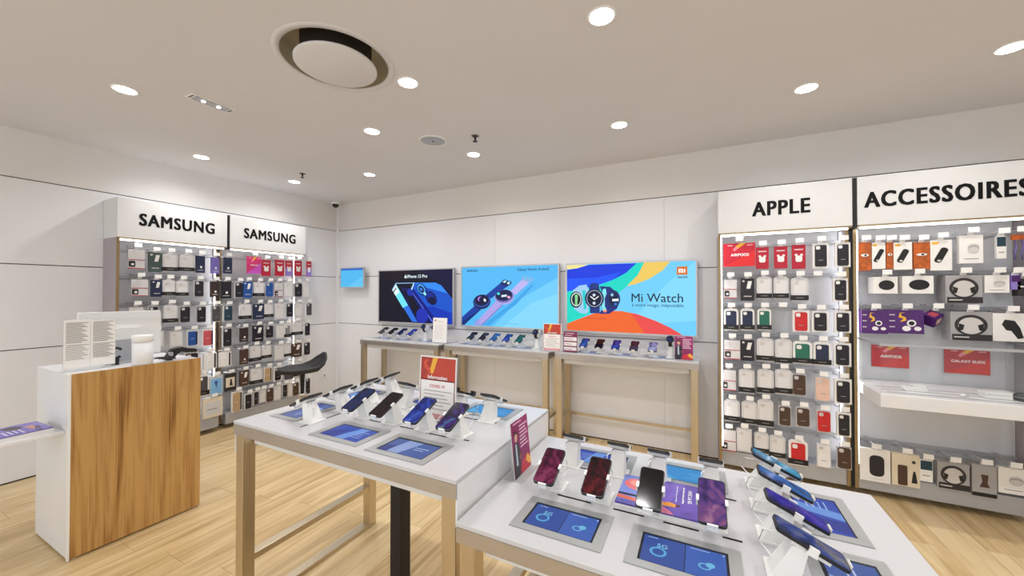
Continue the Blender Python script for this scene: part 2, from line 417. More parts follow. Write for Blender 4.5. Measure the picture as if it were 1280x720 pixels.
def tab(h=.022, w=.03):
    m = MB(); m.prism([(-w/2, -.002), (w/2, -.002), (w/2, h*.7), (w*.3, h), (-w*.3, h), (-w/2, h*.7)], .006, .008, 'clear_case'); return ('hang_tab', m)
def phone_case(w, h, cx, cz, y0, y1, m, cam='pack_white', side=-1, logo=None):
    """the case and its camera opening"""
    a = MB(); a.prism(rrect(w, h, min(w, h)*.16, cx, cz, 3), y0, y1, m)
    c = MB(); c.prism(rrect(w*.36, w*.36, w*.1, cx+side*w*.24, cz+h/2-w*.28, 2), y0-.002, y0-.0002, cam)
    out = [('case', a), ('camera_opening', c)]
    if logo:
        g = MB(); g.flat([(cx-w*.2, cz-h*.22), (cx+w*.2, cz-h*.22), (cx+w*.2, cz-h*.19), (cx-w*.2, cz-h*.19)], y0-.0006, logo); out.append(('printed_name', g))
    return out
def product_parts(kind, w, h, col):
    P = []; add = lambda n, m: P.append((n, m)); B = lambda: MB()
    def body(d, m, ww=None, hh=None): b = B(); b.box(-(ww or w)/2, 0, -(hh or h), (ww or w)/2, d, 0, m); add('pack', b)
    case = 'case_'+col if col else None
    if kind in ('band', 'bandc'):
        b = B(); b.prism([(-w/2, -h), (w/2, -h), (w/2, -h*.08), (w*.32, 0), (-w*.32, 0), (-w/2, -h*.08)], 0, .022, 'pack_clear' if kind == 'band' else 'pack_white'); add('pack', b)
        P += phone_case(w*.74, h*.72, 0, -h*.46, -.004, -.0005, case or 'clear_case', 'pale_print' if not case else 'pack_white')
        b = B(); b.box(-w/2-.002, -.0065, -h*.95, w/2+.002, .024, -h*.74, 'band_black'); add('band', b)
        b = B(); b.flat([(-w*.22, -h*.86), (w*.22, -h*.86), (w*.22, -h*.84), (-w*.22, -h*.84)], -.0072, 'grey_print'); add('printed_name', b)
    elif kind == 'pack':
        body(.022, 'pack_white'); P += phone_case(w*.74, h*.86, 0, -h*.51, -.006, -.0005, case, 'pack_white', -1, 'grey_print')
    elif kind == 'case':
        b = B(); b.box(-w/2-.004, .004, -h-.004, w/2+.004, .020, 0, 'pack_clear'); add('pack', b)
        P += phone_case(w*.96, h*.95, 0, -h*.5, -.006, .0035, case, 'pale_print', -1, 'grey_print')
    elif kind == 'watch':
        body(.02, case); b = B(); b.prism(rrect(w*.2, h*.14, w*.06, w*.05, -h*.66, 3), -.002, 0, 'pack_white'); add('emblem', b)
        b = B(); b.flat([(-w*.3, -h*.86), (w*.32, -h*.86), (w*.32, -h*.83), (-w*.3, -h*.83)], -.0006, 'pale_print'); add('printed_name', b)
    elif kind == 'photo':
        b = B(); b.prism(rrect(w, h, w*.1, 0, -h/2, 3), 0, .022, case); add('pack', b)
        b = B(); b.prism([(-w*.08, -h*.46), (w*.2, -h*.46), (w*.34, -h*.12), (w*.04, -h*.12)], -.002, 0, 'pack_white'); add('phone_picture', b)
        b = B(); b.flat([(-w*.28, -h*.82), (w*.3, -h*.82), (w*.3, -h*.78), (-w*.28, -h*.78)], -.0006, 'pale_print'); add('printed_name', b)
        b = B(); b.prism(ell(-w*.3, -h*.12, w*.1, w*.1, 12), -.0012, 0, 'pale_print'); add('round_sticker', b)
    elif kind == 'ring':
        b = B(); b.box(-w/2, .002, -h, w/2, .012, -h*.06, 'pack_clear'); add('pack', b)
        b = B(); b.box(-w/2, 0, -h*.57, w/2, .002, -h*.535, 'thin_red'); add('red_stripe', b); b = B(); b.box(-w/2, 0, -h, w/2, .002, -h*.96, 'thin_red'); add('red_stripe', b)
        b = B(); b.prism(rrect(w*.38, h*.3, w*.08, -w*.27, -h*.76, 3), -.001, .002, 'box_dark'); add('device_picture', b)
        b = B(); b.prism(ell(-w*.24, -h*.78, w*.09, w*.09, 14), -.0025, -.001, 'pack_white'); add('lens_ring', b)
        b = B(); b.prism(ell(-w*.1, -h*.2, w*.12, w*.12, 14), 0, .002, 'pale_print'); add('round_sticker', b)
    elif kind in ('buds', 'buds2'):
        body(.012, 'card_red')
        if kind == 'buds2':
            b = B(); b.box(-w/2, -.0008, -h*.98, w/2, 0, -h*.48, 'card_violet'); add('violet_panel', b)
        b = B(); b.prism(rrect(w*.5, h*.26, w*.14, 0, -h*.58, 4), -.004, -.0009, 'pack_white'); add('case_picture', b)
        for sx in (-1, 1):
            b = B(); b.prism(ell(sx*w*.2, -h*.42, w*.11, h*.05, 12), -.004, -.0009, 'pack_white'); add('earbud_picture', b)
        b = B(); b.flat([(-w*.32, -h*.22), (w*.32, -h*.22), (w*.32, -h*.17), (-w*.32, -h*.17)], -.0006, 'pale_print'); add('printed_name', b)
    elif kind == 'clear':
        body(.02, 'pack_clear' if w > .06 else 'pack_cream'); P += phone_case(w*.78, h*.84, 0, -h*.5, -.004, -.0005, 'clear_case', 'pale_print')
    elif kind == 'folio':
        b = B(); b.box(-w/2, .004, -h, w/2, .026, 0, 'pack_white'); add('pack', b)
        b = B(); b.box(-w*.42, -.004, -h*.96, w*.26, .004, -h*.06, case); add('cover', b)
        b = B(); b.box(w*.26, -.002, -h*.94, w*.40, .004, -h*.08, 'band_black'); add('spine', b)
        b = B(); b.flat([(-w*.2, -h*.55), (w*.05, -h*.55), (w*.05, -h*.52), (-w*.2, -h*.52)], -.0046, 'pale_print'); add('printed_name', b)
    elif kind == 'tablet':
        body(.03, 'pack_clear'); b = B(); b.box(-w*.44, -.003, -h*.92, w*.44, 0, -h*.12, 'sky_print'); add('cover', b)
        b = B(); b.prism([(-w*.16, -h*.25), (w*.1, -h*.25), (0, -h*.6)], -.0045, -.003, 'case_blue'); add('picture', b)
    elif kind == 'frame':
        body(.04, 'box_dark'); b = B(); b.box(-w*.36, -.002, -h*.78, w*.36, 0, -h*.22, 'pack_cream'); add('picture', b)
        b = B(); b.prism([(-w*.06, -h*.7), (w*.2, -h*.7), (w*.1, -h*.3), (0, -h*.3)], -.0035, -.002, 'case_darkbrown'); add('device_picture', b)
    elif kind == 'large':
        body(.03, 'pack_cream'); b = B(); b.box(-w*.4, -.002, -h*.85, w*.4, 0, -h*.2, 'pack_clear'); add('window', b)
        b = B(); b.flat([(-w*.3, -h*.6), (w*.2, -h*.6), (w*.2, -h*.55), (-w*.3, -h*.55)], -.0026, 'grey_print'); add('printed_name', b)
    elif kind == 'orange':
        body(.09, 'orange_print'); b = B(); b.prism(ell(0, -h*.46, w*.32, h*.05, 16), -.0012, 0, 'pack_white'); add('eye_picture', b)
        b = B(); b.flat(ell(w*.05, -h*.46, w*.1, h*.035, 12), -.0018, 'band_black'); add('pupil_print', b)
    elif kind == 'mouse':
        body(.085, 'pack_white')
        b = B(); pts = [(x*math.cos(-.42)-z*math.sin(-.42), x*math.sin(-.42)+z*math.cos(-.42)-h*.5) for x, z in rrect(w*.36, h*.52, w*.15, 0, 0, 5)]
        b.prism(pts, -.002, 0, 'band_black'); add('mouse_picture', b)
        b = B(); b.flat(ell(-w*.10, -h*.68, w*.1, h*.035, 12), -.0026, 'pale_print'); add('highlight_print', b)
        b = B(); b.box(-w*.42, -.001, -h*.14, -w*.12, 0, -h*.06, 'yellow'); add('label_print', b)
    elif kind in ('wire', 'wirew'):
        body(.03, 'pack_white')
        b = B()
        for q in range(3): b.prism(ell(w*.1, -h*(.42+.06*q), w*.24, h*.12, 16)[:-1], -.001-.0006*q, 0, 'pale_print' if q != 1 else 'box_grey')
        add('cable_picture', b); b = B(); b.flat([(-w*.3, -h*.86), (w*.3, -h*.86), (w*.3, -h*.83), (-w*.3, -h*.83)], -.0004, 'grey_print'); add('printed_name', b)
    elif kind in ('slim', 'slimp'):
        body(.02, 'pack_white' if kind == 'slim' else 'card_violet'); b = B(); b.box(-w*.46, -.001, -h*.46, w*.46, 0, -h*.04, 'case_teal' if kind == 'slim' else 'box_purple'); add('device_picture', b)
        b = B(); b.flat([(-w*.3, -h*.75), (w*.3, -h*.75), (w*.3, -h*.7), (-w*.3, -h*.7)], -.0005, 'grey_print'); add('printed_name', b)
    elif kind == 'cable':
        b = B(); b.box(-w/2, .004, -h*.2, w/2, .02, 0, 'orange_print'); add('pack', b)
        for sx in (-.25, .25):
            b = B(); b.tube([(sx*w, .012, -h*.2), (sx*w+.004, .008, -h*.5), (sx*w-.004, .008, -h*.7), (sx*w, .010, -h)], .004, 'case_purple'); add('cable', b)
    elif kind == 'oval':
        body(.10, 'pack_white'); b = B(); b.prism(ell(w*.04, -h*.5, w*.33, h*.29, 28), -.0015, 0, 'band_black'); add('speaker_picture', b)
    elif kind == 'phones':
        body(.10, 'box_grey')
        b = B(); b.prism(ell(0, -h*.46, w*.40, h*.36, 28), -.0012, 0, 'box_dark'); add('headband_picture', b)
        b = B(); b.prism(ell(0, -h*.48, w*.31, h*.29, 28), -.0024, -.0012, 'pale_print'); add('inner_print', b)
        for sx in (-1, 1):
            b = B(); b.prism([(sx*w*.16, -h*.46), (sx*w*.30, -h*.40), (sx*w*.30, -h*.64), (sx*w*.2, -h*.64)][::sx], -.0036, -.0024, 'band_black'); add('earcup_picture', b)
        b = B(); b.box(-w*.46, -.0042, -h*.99, w*.5, 0, -h*.78, 'box_dark'); add('lower_band', b)
        b = B(); b.flat([(-w*.42, -h*.9), (-w*.05, -h*.9), (-w*.05, -h*.86), (-w*.42, -h*.86)], -.0048, 'pale_print'); add('printed_name', b)
    elif kind == 'blackbox':
        body(.05, 'box_dark'); b = B(); b.flat([(-w*.3, -h*.5), (w*.3, -h*.5), (w*.3, -h*.42), (-w*.3, -h*.42)], -.0006, 'pack_white'); add('printed_name', b)
    elif kind == 'purple':
        body(.09, 'box_purple')
        b = B(); b.prism(ell(w*.16, -h*.55, w*.13, w*.13, 18), -.0012, 0, 'pack_white'); b.prism(ell(w*.16, -h*.55, w*.08, w*.08, 16), -.002, -.0012, 'band_black'); b.prism(ell(w*.02, -h*.78, w*.12, w*.10, 16), -.0012, 0, 'pack_white'); b.prism(ell(w*.33, -h*.78, w*.1, w*.08, 16), -.0012, 0, 'pack_white'); add('camera_picture', b)
        b = B(); b.prism([(-w*.16, -h*.5), (w*.02, -h*.44), (0, -h*.3), (-w*.1, -h*.25), (-w*.14, -h*.14), (0, -h*.1), (-w*.16, -h*.1), (-w*.2, -h*.3), (-w*.06, -h*.36)], -.001, 0, 'yellow'); add('pencil_logo', b)
        b = B()
        for q in range(3): b.flat([(-w*.46, -h*(.22+.26*q)), (-w*.3, -h*(.22+.26*q)), (-w*.3, -h*(.18+.26*q)), (-w*.46, -h*(.18+.26*q))], -.0005, 'pale_print')
        add('printed_name', b)
    elif kind == 'cube':
        b = B(); b.box(-w*.36, -w*.36, -w*.36, w*.36, w*.36, w*.36, 'box_purple', Matrix.Translation((0, .06, -h*.5)) @ Matrix.Rotation(.6, 4, 'X') @ Matrix.Rotation(.75, 4, 'Z')); add('pack', b)
        b = B(); b.box(-w*.22, -w*.37, -w*.2, w*.22, -w*.361, w*.2, 'case_rose', Matrix.Translation((0, .06, -h*.5)) @ Matrix.Rotation(.6, 4, 'X') @ Matrix.Rotation(.75, 4, 'Z')); add('picture', b)
        b = B(); b.box(-w*.22, -w*.2, w*.361, w*.22, w*.2, w*.37, 'case_coral', Matrix.Translation((0, .06, -h*.5)) @ Matrix.Rotation(.6, 4, 'X') @ Matrix.Rotation(.75, 4, 'Z')); add('top_picture', b)
    elif kind == 'headset':
        body(.09, 'pack_white'); b = B(); b.prism([(-w*.12, -h*.6), (w*.02, -h*.62), (w*.2, -h*.9), (w*.36, -h*.86), (w*.26, -h*.5), (w*.12, -h*.26), (-w*.16, -h*.22), (-w*.24, -h*.4)], -.0015, 0, 'band_black'); add('device_picture', b)
    elif kind == 'pouch':
        body(.03, 'pack_white'); b = B(); b.prism(rrect(w*.48, h*.64, w*.18, w*.06, -h*.5, 5), -.003, 0, 'case_black'); add('case_picture', b)
        b = B(); b.flat([(-w*.2, -h*.92), (w*.3, -h*.92), (w*.3, -h*.9), (-w*.2, -h*.9)], -.0006, 'pale_print'); add('printed_name', b)
    elif kind == 'combo':
        body(.03, 'pack_cream'); b = B(); b.prism(rrect(w*.34, h*.62, w*.06, -w*.12, -h*.66, 3), -.003, 0, 'case_brown'); add('phone_picture', b)
        b = B(); b.prism([(w*.2, -h*.86), (w*.4, -h*.86), (w*.36, -h*.62), (w*.32, -h*.5), (w*.27, -h*.5), (w*.24, -h*.62)], -.003, 0, 'band_black'); add('holder_picture', b)
        b = B(); b.prism(ell(w*.28, -h*.22, w*.07, w*.07, 14), -.002, 0, 'box_dark'); add('ring_picture', b)
    elif kind == 'dark':
        body(.06, 'box_grey'); b = B(); b.prism([(-w*.2, -h*.7), (w*.22, -h*.7), (w*.12, -h*.55), (w*.16, -h*.3), (-w*.14, -h*.3), (-w*.08, -h*.52)], -.0015, 0, 'case_brown'); add('device_picture', b)
        b = B(); b.box(-w*.5, -.001, -h, w*.5, 0, -h*.88, 'band_black'); add('lower_band', b)
    return P
DESC = dict(band='clear phone case with black band', pack='{} phone case in white pack', case='{} phone case in clear pack', photo='{} box with white phone picture', ring='clear pack with thin red stripes', buds='red earbud card pack',
            buds2='red and violet earbud card', watch='{} pack with tiny white emblem', clear='plain pale clear case pack', folio='{} folio case with dark spine', tablet='sky blue tablet cover pack', frame='black box with cream picture',
            large='large cream flat pack', orange='orange printed box', mouse='white box picturing a black mouse', wire='white cable pack', wirew='white cable pack', slim='slim white and dark pack', slimp='slim violet pack', cable='orange topped pack of cables',
            oval='white box with black oval', phones='grey headphone box', blackbox='small black box', purple='purple camera box', cube='small purple cube tilted', headset='white box with black headset', pouch='white pack with black rounded pouch',
            combo='cream pack with phone and holder', dark='grey pack with dark device')
DESC['bandc'] = '{} phone case with black band'
CAT = dict(orange='box', mouse='box', oval='box', phones='box', blackbox='box', purple='box', cube='box', headset='box', frame='box', buds='earbud pack', buds2='earbud pack', wire='cable pack', wirew='cable pack', cable='cable pack', large='pack', dark='pack', slim='pack', slimp='pack', combo='pack', ring='pack')
NAME = dict(buds='earbud_pack', buds2='earbud_pack', orange='printed_box', mouse='mouse_box', wire='cable_pack', wirew='cable_pack', cable='cable_pack', slim='slim_pack', slimp='slim_pack', oval='speaker_box', phones='headphone_box', blackbox='small_box', purple='camera_box', cube='cube_box', headset='headset_box',
            pouch='pouch_pack', combo='accessory_pack', dark='device_pack', ring='device_pack', tablet='tablet_cover_pack', frame='picture_box', large='flat_pack', watch='accessory_pack')
def product(kind, w, h, col, loc, rz, label, group):
    key = (kind, round(w/.006), round(h/.008), col)
    if key not in PROD:
        parts = product_parts(kind, w, h, col)+([tab()] if kind not in ('cable',) else [])
        PROD[key] = [(n, m.mesh(n)) for n, m in parts]
    t = thing(NAME.get(kind, 'phone_case_pack'), label, CAT.get(kind, 'phone case'), loc, rz, group)
    for n, me in PROD[key]: link(n, me, t)
    return t
# hook: two wires off the rail with a price ticket on the tip
hk = MB()
for sx in (-.008, .008): hk.tube([(sx, .175, .010), (sx, -.018, .010), (sx, -.024, .016)], .0022, 'chrome', 5)
hk.tube([(0, .175, .032), (0, -.022, .030)], .0018, 'chrome', 5); hk.box(-.014, .168, .0, .014, .176, .04, 'grey_metal')
hk = hk.mesh('hook')
tk = MB(); tk.box(-.024, -.028, .016, .028, -.0262, .050, 'white_paper'); tk = tk.mesh('price_ticket')
def hook(rack, x, z):
    o = link('hook', hk, rack, (x, -.22, z)); p = link('price_ticket', tk, o)
ROWZ = {1: 1.87, 2: 1.615, 3: 1.36, 4: 1.11, 5: .86, 6: .60, 7: .35}
def rack(label, w, loc, rz, lettering, tw, th, tx, rows, sides=(True, True), bottom=.168, rails=range(1, 8), led_left=True, led_right=True, depths=(.285, .285), gap_shade_z=None):
    t = thing('wall_rack', label, 'display rack', loc, rz)
    m = MB(); m.box(.02, -.045, .17, w-.02, -.004, 1.99, 'rack_back'); m.build('back_panel', t)
    for s in (0, 1):
        x0 = 0 if s == 0 else w-.018
        dp = depths[s]
        m = MB(); m.box(x0, -dp, .05, x0+.018, -.004, 1.985, 'rack_side'); m.build('side_panel', t)
        m = MB(); m.box(x0-.001, -dp-.008, .05, x0+.019, -dp, 1.985, 'rack_edge'); m.build('edge_profile', t)
        if s == 0 and led_left:
            m = MB(); m.box(.0195, -dp+.001, .23, .0275, -dp+.009, 1.965, 'led'); m.build('led_strip', t)
        if s == 1 and led_right:
            m = MB(); m.box(w-.026, -.108, .23, w-.0185, -.098, 1.965, 'led'); m.build('led_strip', t)
    m = MB(); m.box(.02, -.28, 1.962, w-.02, -.262, 1.972, 'led'); m.build('led_strip', t)
    m = MB(); m.box(0, -.30, 1.985, w, -.004, 2.337, 'sign_white'); sb = m.build('sign_board', t, bevel=.003)
    m = MB(); m.box(.002, -.302, 1.975, w-.002, -.25, 1.985, 'rack_edge'); m.build('lower_trim', t)
    m = MB(); put_text(m, lettering, tx, 2.163, tw, -.3022, 'black_print', th, bold=.032, space=1.14)
    vs = m.v; m2 = MB(); m2.names = m.names[:]; m2.v = m.v; m2.f = m.f; m2.m = m.m; m2.smooth = m.smooth; m2.build('lettering', sb)
    m = MB(); m.box(.0185, -.20, .05, w-.0185, -.004, bottom, 'grey_metal'); m.build('base_plinth', t, bevel=.003)
    if gap_shade_z:  # black blocks added as the deep shade in the gap beside the rack
        m = MB(); m.box(w+.001, -.292, 1.965, w+.027, -.004, 2.334, 'black_plastic'); m.build('gap_shade', t)
        if gap_shade_z < 1: m = MB(); m.box(w+.001, -.19, gap_shade_z, w+.027, -.004, 1.964, 'black_plastic'); m.build('gap_shade', t)
    for r in rails:
        z = ROWZ[r]+.012; m = MB(); m.box(.02, -.062, z, w-.02, -.045, z+.026, 'grey_metal'); m.build('hook_rail', t)
    return t
def fill(rk, data, origin, axis, where, group):
    for r, items in data.items():
        n = 0
        for kind, c, w, ztop, h, col in items:
            if axis == 'x': lx = c-origin; loc = (c, -.22, ztop); rz = 0
            else: lx = c-origin; loc = (.22, c, ztop); rz = PI/2
            if kind == 'scard': continue
            if kind == 'sign':
                card(loc, rz, w, h, col, where); n += 1; hook(rk, lx, ztop); continue
            hook(rk, lx, ztop)
            if kind == 'hook': continue
            d = DESC[kind].format(CN.get(col, ''))
            product(kind, w, h, col, loc, rz, '%s, %s on %s row of %s' % (d, nth(n), nth(r-1), where), group); n += 1
def card(loc, rz, w, h, col, where, txt='AIRPODS', label=None, y=0.0):
    t = thing('promo_card', label or ('%s promotional card with yellow pencil, top left of %s' % ('red' if col == 'red' else 'pink', where)), 'card', loc, rz, 'promotional cards on the racks')
    base = 'C0132C' if col == 'red' else 'CF2F6E'
    m = MB(); m.box(-w/2, 0, -h, w/2, .003, 0, 'card_red' if col == 'red' else 'card_pink'); m.build('board', t)
    sh = [('r', base, (0, 0, 1, 1)), ('p', 'D81E22' if col == 'red' else 'C84FC0', [(0, 1), (1, .35), (1, 1)]), ('p', 'F2B632', [(.40, .12), (.55, .0), (.72, .0), (.48, .22)]), ('p', 'F08A9A', [(.40, .12), (.48, .22), (.36, .34), (.30, .28)]),
          ('t', 'FFFFFF', txt, (.52, .50, .56 if len(txt) < 9 else .74), .02), ('l', 'F3C6CE', (.14, .08, .30, .08, 1, .03)), ('l', 'F3C6CE', (.74, .08, .92, .08, 1, .03))]
    picture('print', t, w, h, sh, -.0006, (0, 0, -h/2))
    return t

RACK_C = {
  1: [('sign',5.146,0.229,1.907,0.193,'red'), ('buds',5.308,0.087,1.865,0.175,'red'), ('buds',5.432,0.084,1.865,0.179,'red'), ('buds',5.548,0.086,1.871,0.188,'red'), ('pack',5.684,0.097,1.876,0.191,'black'), ('pack',5.816,0.089,1.874,0.186,'black')],
  2: [('ring',5.082,0.093,1.615,0.167,''), ('photo',5.204,0.095,1.613,0.184,'black'), ('band',5.320,0.103,1.624,0.181,''), ('band',5.432,0.099,1.622,0.178,''), ('band',5.551,0.106,1.614,0.182,''), ('hook',5.658,0.088,1.612,0.179,''), ('pack',5.800,0.089,1.604,0.175,'black')],
  3: [('bandc',5.086,0.104,1.361,0.181,'navy'), ('bandc',5.203,0.096,1.363,0.178,'navy'), ('bandc',5.319,0.092,1.365,0.175,'green'), ('hook',5.437,0.079,1.368,0.172,''), ('pack',5.559,0.106,1.357,0.168,'red'), ('pack',5.678,0.103,1.354,0.159,'black'), ('pack',5.812,0.098,1.357,0.162,'black')],
  4: [('ring',5.091,0.115,1.107,0.167,''), ('photo',5.201,0.095,1.106,0.171,'black'), ('band',5.323,0.114,1.126,0.187,''), ('band',5.445,0.110,1.126,0.196,''), ('bandc',5.566,0.121,1.114,0.174,'green'), ('bandc',5.688,0.107,1.116,0.178,'navy'), ('pack',5.808,0.103,1.117,0.174,'black')],
  5: [('ring',5.066,0.104,0.857,0.180,''), ('band',5.194,0.107,0.863,0.191,''), ('band',5.324,0.108,0.874,0.193,''), ('band',5.444,0.109,0.885,0.196,''), ('case',5.544,0.081,0.857,0.162,'brown'), ('case',5.690,0.083,0.847,0.177,'rose'), ('pack',5.810,0.102,0.847,0.185,'black')],
  6: [('band',5.088,0.115,0.600,0.180,''), ('band',5.212,0.111,0.602,0.183,''), ('band',5.322,0.108,0.630,0.219,''), ('case',5.450,0.073,0.595,0.151,'brown'), ('case',5.567,0.080,0.599,0.143,'brown'), ('case',5.695,0.078,0.592,0.158,'red'), ('pack',5.813,0.084,0.597,0.179,'black')],
  7: [('ring',5.063,0.105,0.356,0.187,''), ('clear',5.174,0.107,0.374,0.190,''), ('band',5.294,0.098,0.361,0.168,''), ('band',5.400,0.105,0.354,0.178,''), ('bandc',5.534,0.121,0.339,0.193,'red'), ('case',5.693,0.078,0.337,0.171,'white'), ('case',5.813,0.079,0.340,0.161,'brown')],
}
RACK_D = {
  1: [('orange',5.942,0.071,1.867,0.207,''), ('mouse',6.019,0.074,1.862,0.192,''), ('orange',6.080,0.038,1.859,0.191,''), ('mouse',6.148,0.097,1.855,0.194,''), ('orange',6.246,0.085,1.849,0.185,''), ('mouse',6.342,0.106,1.860,0.210,''), ('wire',6.486,0.112,1.883,0.188,''), ('slim',6.624,0.043,1.868,0.147,''), ('cable',6.705,0.062,1.873,0.165,'')],
  2: [('oval',6.054,0.130,1.611,0.121,''), ('oval',6.224,0.159,1.614,0.124,''), ('phones',6.449,0.174,1.615,0.190,''), ('wire',6.602,0.111,1.612,0.116,''), ('slimp',6.686,0.042,1.610,0.093,''), ('blackbox',6.723,0.062,1.588,0.113,'')],
  3: [('purple',5.992,0.145,1.367,0.169,''), ('purple',6.159,0.188,1.371,0.165,''), ('cube',6.315,0.107,1.374,0.122,''), ('phones',6.480,0.194,1.367,0.193,''), ('headset',6.659,0.158,1.361,0.182,'')],
  4: [('scard',6.116,0.219,1.130,0.171,''), ('scard',6.502,0.219,1.132,0.176,'')],
  7: [('pouch',5.986,0.167,0.355,0.232,''), ('combo',6.151,0.146,0.352,0.226,''), ('slim',6.256,0.064,0.333,0.150,''), ('phones',6.388,0.154,0.338,0.179,''), ('dark',6.533,0.113,0.351,0.206,''), ('wirew',6.662,0.132,0.357,0.165,'')],
}
RACK_A = {
  1: [('ring',-2.314,0.116,1.900,0.185,''), ('photo',-2.181,0.095,1.876,0.184,'greygreen'), ('band',-2.068,0.118,1.878,0.180,''), ('band',-1.934,0.125,1.882,0.178,''), ('watch',-1.818,0.077,1.876,0.175,'navy'), ('watch',-1.685,0.074,1.870,0.171,'purple'), ('watch',-1.567,0.086,1.880,0.176,'navy')],
  2: [('ring',-2.290,0.117,1.628,0.164,''), ('photo',-2.170,0.077,1.616,0.160,'navy'), ('band',-2.076,0.099,1.619,0.157,''), ('band',-1.971,0.098,1.614,0.161,''), ('case',-1.830,0.076,1.618,0.166,'black'), ('watch',-1.686,0.081,1.613,0.163,'darkbrown'), ('watch',-1.580,0.101,1.616,0.184,'black')],
  3: [('ring',-2.312,0.099,1.369,0.155,''), ('case',-2.192,0.065,1.365,0.160,'black'), ('band',-2.061,0.112,1.376,0.180,''), ('case',-1.946,0.079,1.356,0.161,'black'), ('case',-1.808,0.077,1.352,0.167,'black'), ('case',-1.674,0.075,1.356,0.172,'charcoal'), ('case',-1.559,0.078,1.352,0.167,'teal')],
  4: [('clear',-2.168,0.107,1.127,0.153,''), ('clear',-2.015,0.101,1.113,0.151,''), ('folio',-1.878,0.095,1.108,0.155,'blue'), ('folio',-1.744,0.101,1.105,0.169,'coral'), ('case',-1.565,0.078,1.106,0.202,'black')],
  5: [('case',-1.889,0.108,0.881,0.171,'black'), ('folio',-1.721,0.116,0.857,0.170,'white'), ('folio',-1.582,0.116,0.846,0.158,'white')],
  6: [('bandc',-1.787,0.106,0.641,0.225,'charcoal'), ('tablet',-1.668,0.119,0.601,0.206,''), ('frame',-1.534,0.119,0.601,0.186,'')],
  7: [('large',-1.695,0.177,0.377,0.204,'')],
}
RACK_B = {
  1: [('sign',-1.297,0.158,1.912,0.196,'pink'), ('buds',-1.158,0.102,1.885,0.192,'red'), ('buds',-0.996,0.109,1.897,0.197,'red'), ('buds2',-0.880,0.082,1.896,0.192,'red'), ('buds',-0.758,0.097,1.905,0.196,'red'), ('buds2',-0.609,0.068,1.906,0.202,'red')],
  2: [('case',-1.453,0.074,1.610,0.171,'black'), ('photo',-1.361,0.094,1.621,0.184,'blue'), ('band',-1.238,0.116,1.615,0.170,''), ('case',-1.119,0.084,1.618,0.174,'blue'), ('ring',-1.009,0.098,1.620,0.177,''), ('clear',-0.883,0.114,1.623,0.192,''), ('case',-0.756,0.097,1.616,0.176,'black'), ('clear',-0.646,0.101,1.629,0.211,'')],
  3: [('band',-1.384,0.126,1.365,0.174,''), ('photo',-1.236,0.117,1.361,0.179,'navy'), ('band',-1.126,0.103,1.357,0.163,''), ('clear',-0.997,0.118,1.364,0.198,''), ('case',-0.866,0.082,1.360,0.172,'black'), ('clear',-0.750,0.109,1.357,0.176,''), ('case',-0.605,0.069,1.353,0.159,'charcoal')],
  4: [('watch',-1.395,0.084,1.092,0.155,'darkbrown'), ('photo',-1.243,0.116,1.107,0.188,'black'), ('case',-1.116,0.085,1.097,0.145,'black'), ('clear',-0.986,0.099,1.097,0.168,''), ('bandc',-0.895,0.082,1.100,0.171,'grey'), ('band',-0.769,0.150,1.121,0.175,''), ('case',-0.627,0.068,1.090,0.159,'black')],
  5: [('watch',-1.393,0.084,0.846,0.164,'brown'), ('band',-1.272,0.123,0.876,0.186,''), ('band',-1.146,0.111,0.870,0.163,''), ('clear',-0.993,0.118,0.851,0.188,''), ('band',-0.894,0.081,0.848,0.160,''), ('photo',-0.768,0.129,0.843,0.175,'brown'), ('case',-0.631,0.079,0.837,0.158,'black')],
  6: [('photo',-1.388,0.093,0.609,0.173,'brown'), ('band',-1.258,0.133,0.613,0.187,''), ('folio',-1.126,0.094,0.599,0.173,'tan'), ('pack',-1.012,0.097,0.588,0.177,'black'), ('case',-0.871,0.124,0.584,0.182,'charcoal'), ('band',-0.744,0.109,0.603,0.186,'')],
  7: [('folio',-1.460,0.106,0.390,0.224,'tan'), ('folio',-1.344,0.077,0.335,0.175,'black'), ('folio',-1.260,0.053,0.343,0.159,'black'), ('clear',-1.189,0.072,0.345,0.152,''), ('case',-1.106,0.075,0.345,0.164,'brown'), ('clear',-1.015,0.088,0.354,0.177,''), ('folio',-0.920,0.061,0.353,0.160,'black'), ('clear',-0.854,0.052,0.348,0.161,''), ('case',-0.780,0.075,0.343,0.164,'brown'), ('case',-0.616,0.056,0.360,0.200,'black')],
}

W_A = 'rack nearest counter'; W_B = 'rack nearest corner'; W_C = 'rack right of screens'; W_D = 'rightmost rack'
ra = rack('tall phone case rack on the left wall, nearest the wooden counter', .855, (0, -2.470, 0), PI/2, 'SAMSUNG', .585, .108, .44, RACK_A, led_left=False, depths=(.285, .09), gap_shade_z=1.96)
rb = rack('tall phone case rack on the left wall, nearest the room corner', .870, (0, -1.585, 0), PI/2, 'SAMSUNG', .590, .108, .435, RACK_B, led_left=False, depths=(.09, .09))
rc = rack('tall phone case rack on the back wall, right of the three screens', .860, (4.992, 0, 0), 0, 'APPLE', .365, .108, .427, RACK_C, depths=(.285, .20), gap_shade_z=.05)
rd = rack('tall accessory rack at the right edge holding the glass showcase', .90, (5.880, 0, 0), 0, 'ACCESSOIRES', .79, .108, .437, RACK_D, rails=(1, 2, 3, 7), led_right=False, depths=(.20, .285))
fill(ra, RACK_A, -2.470, 'y', W_A, 'goods hanging on the rack nearest the counter')
fill(rb, RACK_B, -1.585, 'y', W_B, 'goods hanging on the rack nearest the corner')
fill(rc, RACK_C, 4.992, 'x', W_C, 'goods hanging on the rack right of the screens')
fill(rd, RACK_D, 5.880, 'x', W_D, 'goods hanging on the accessory rack at the right edge')

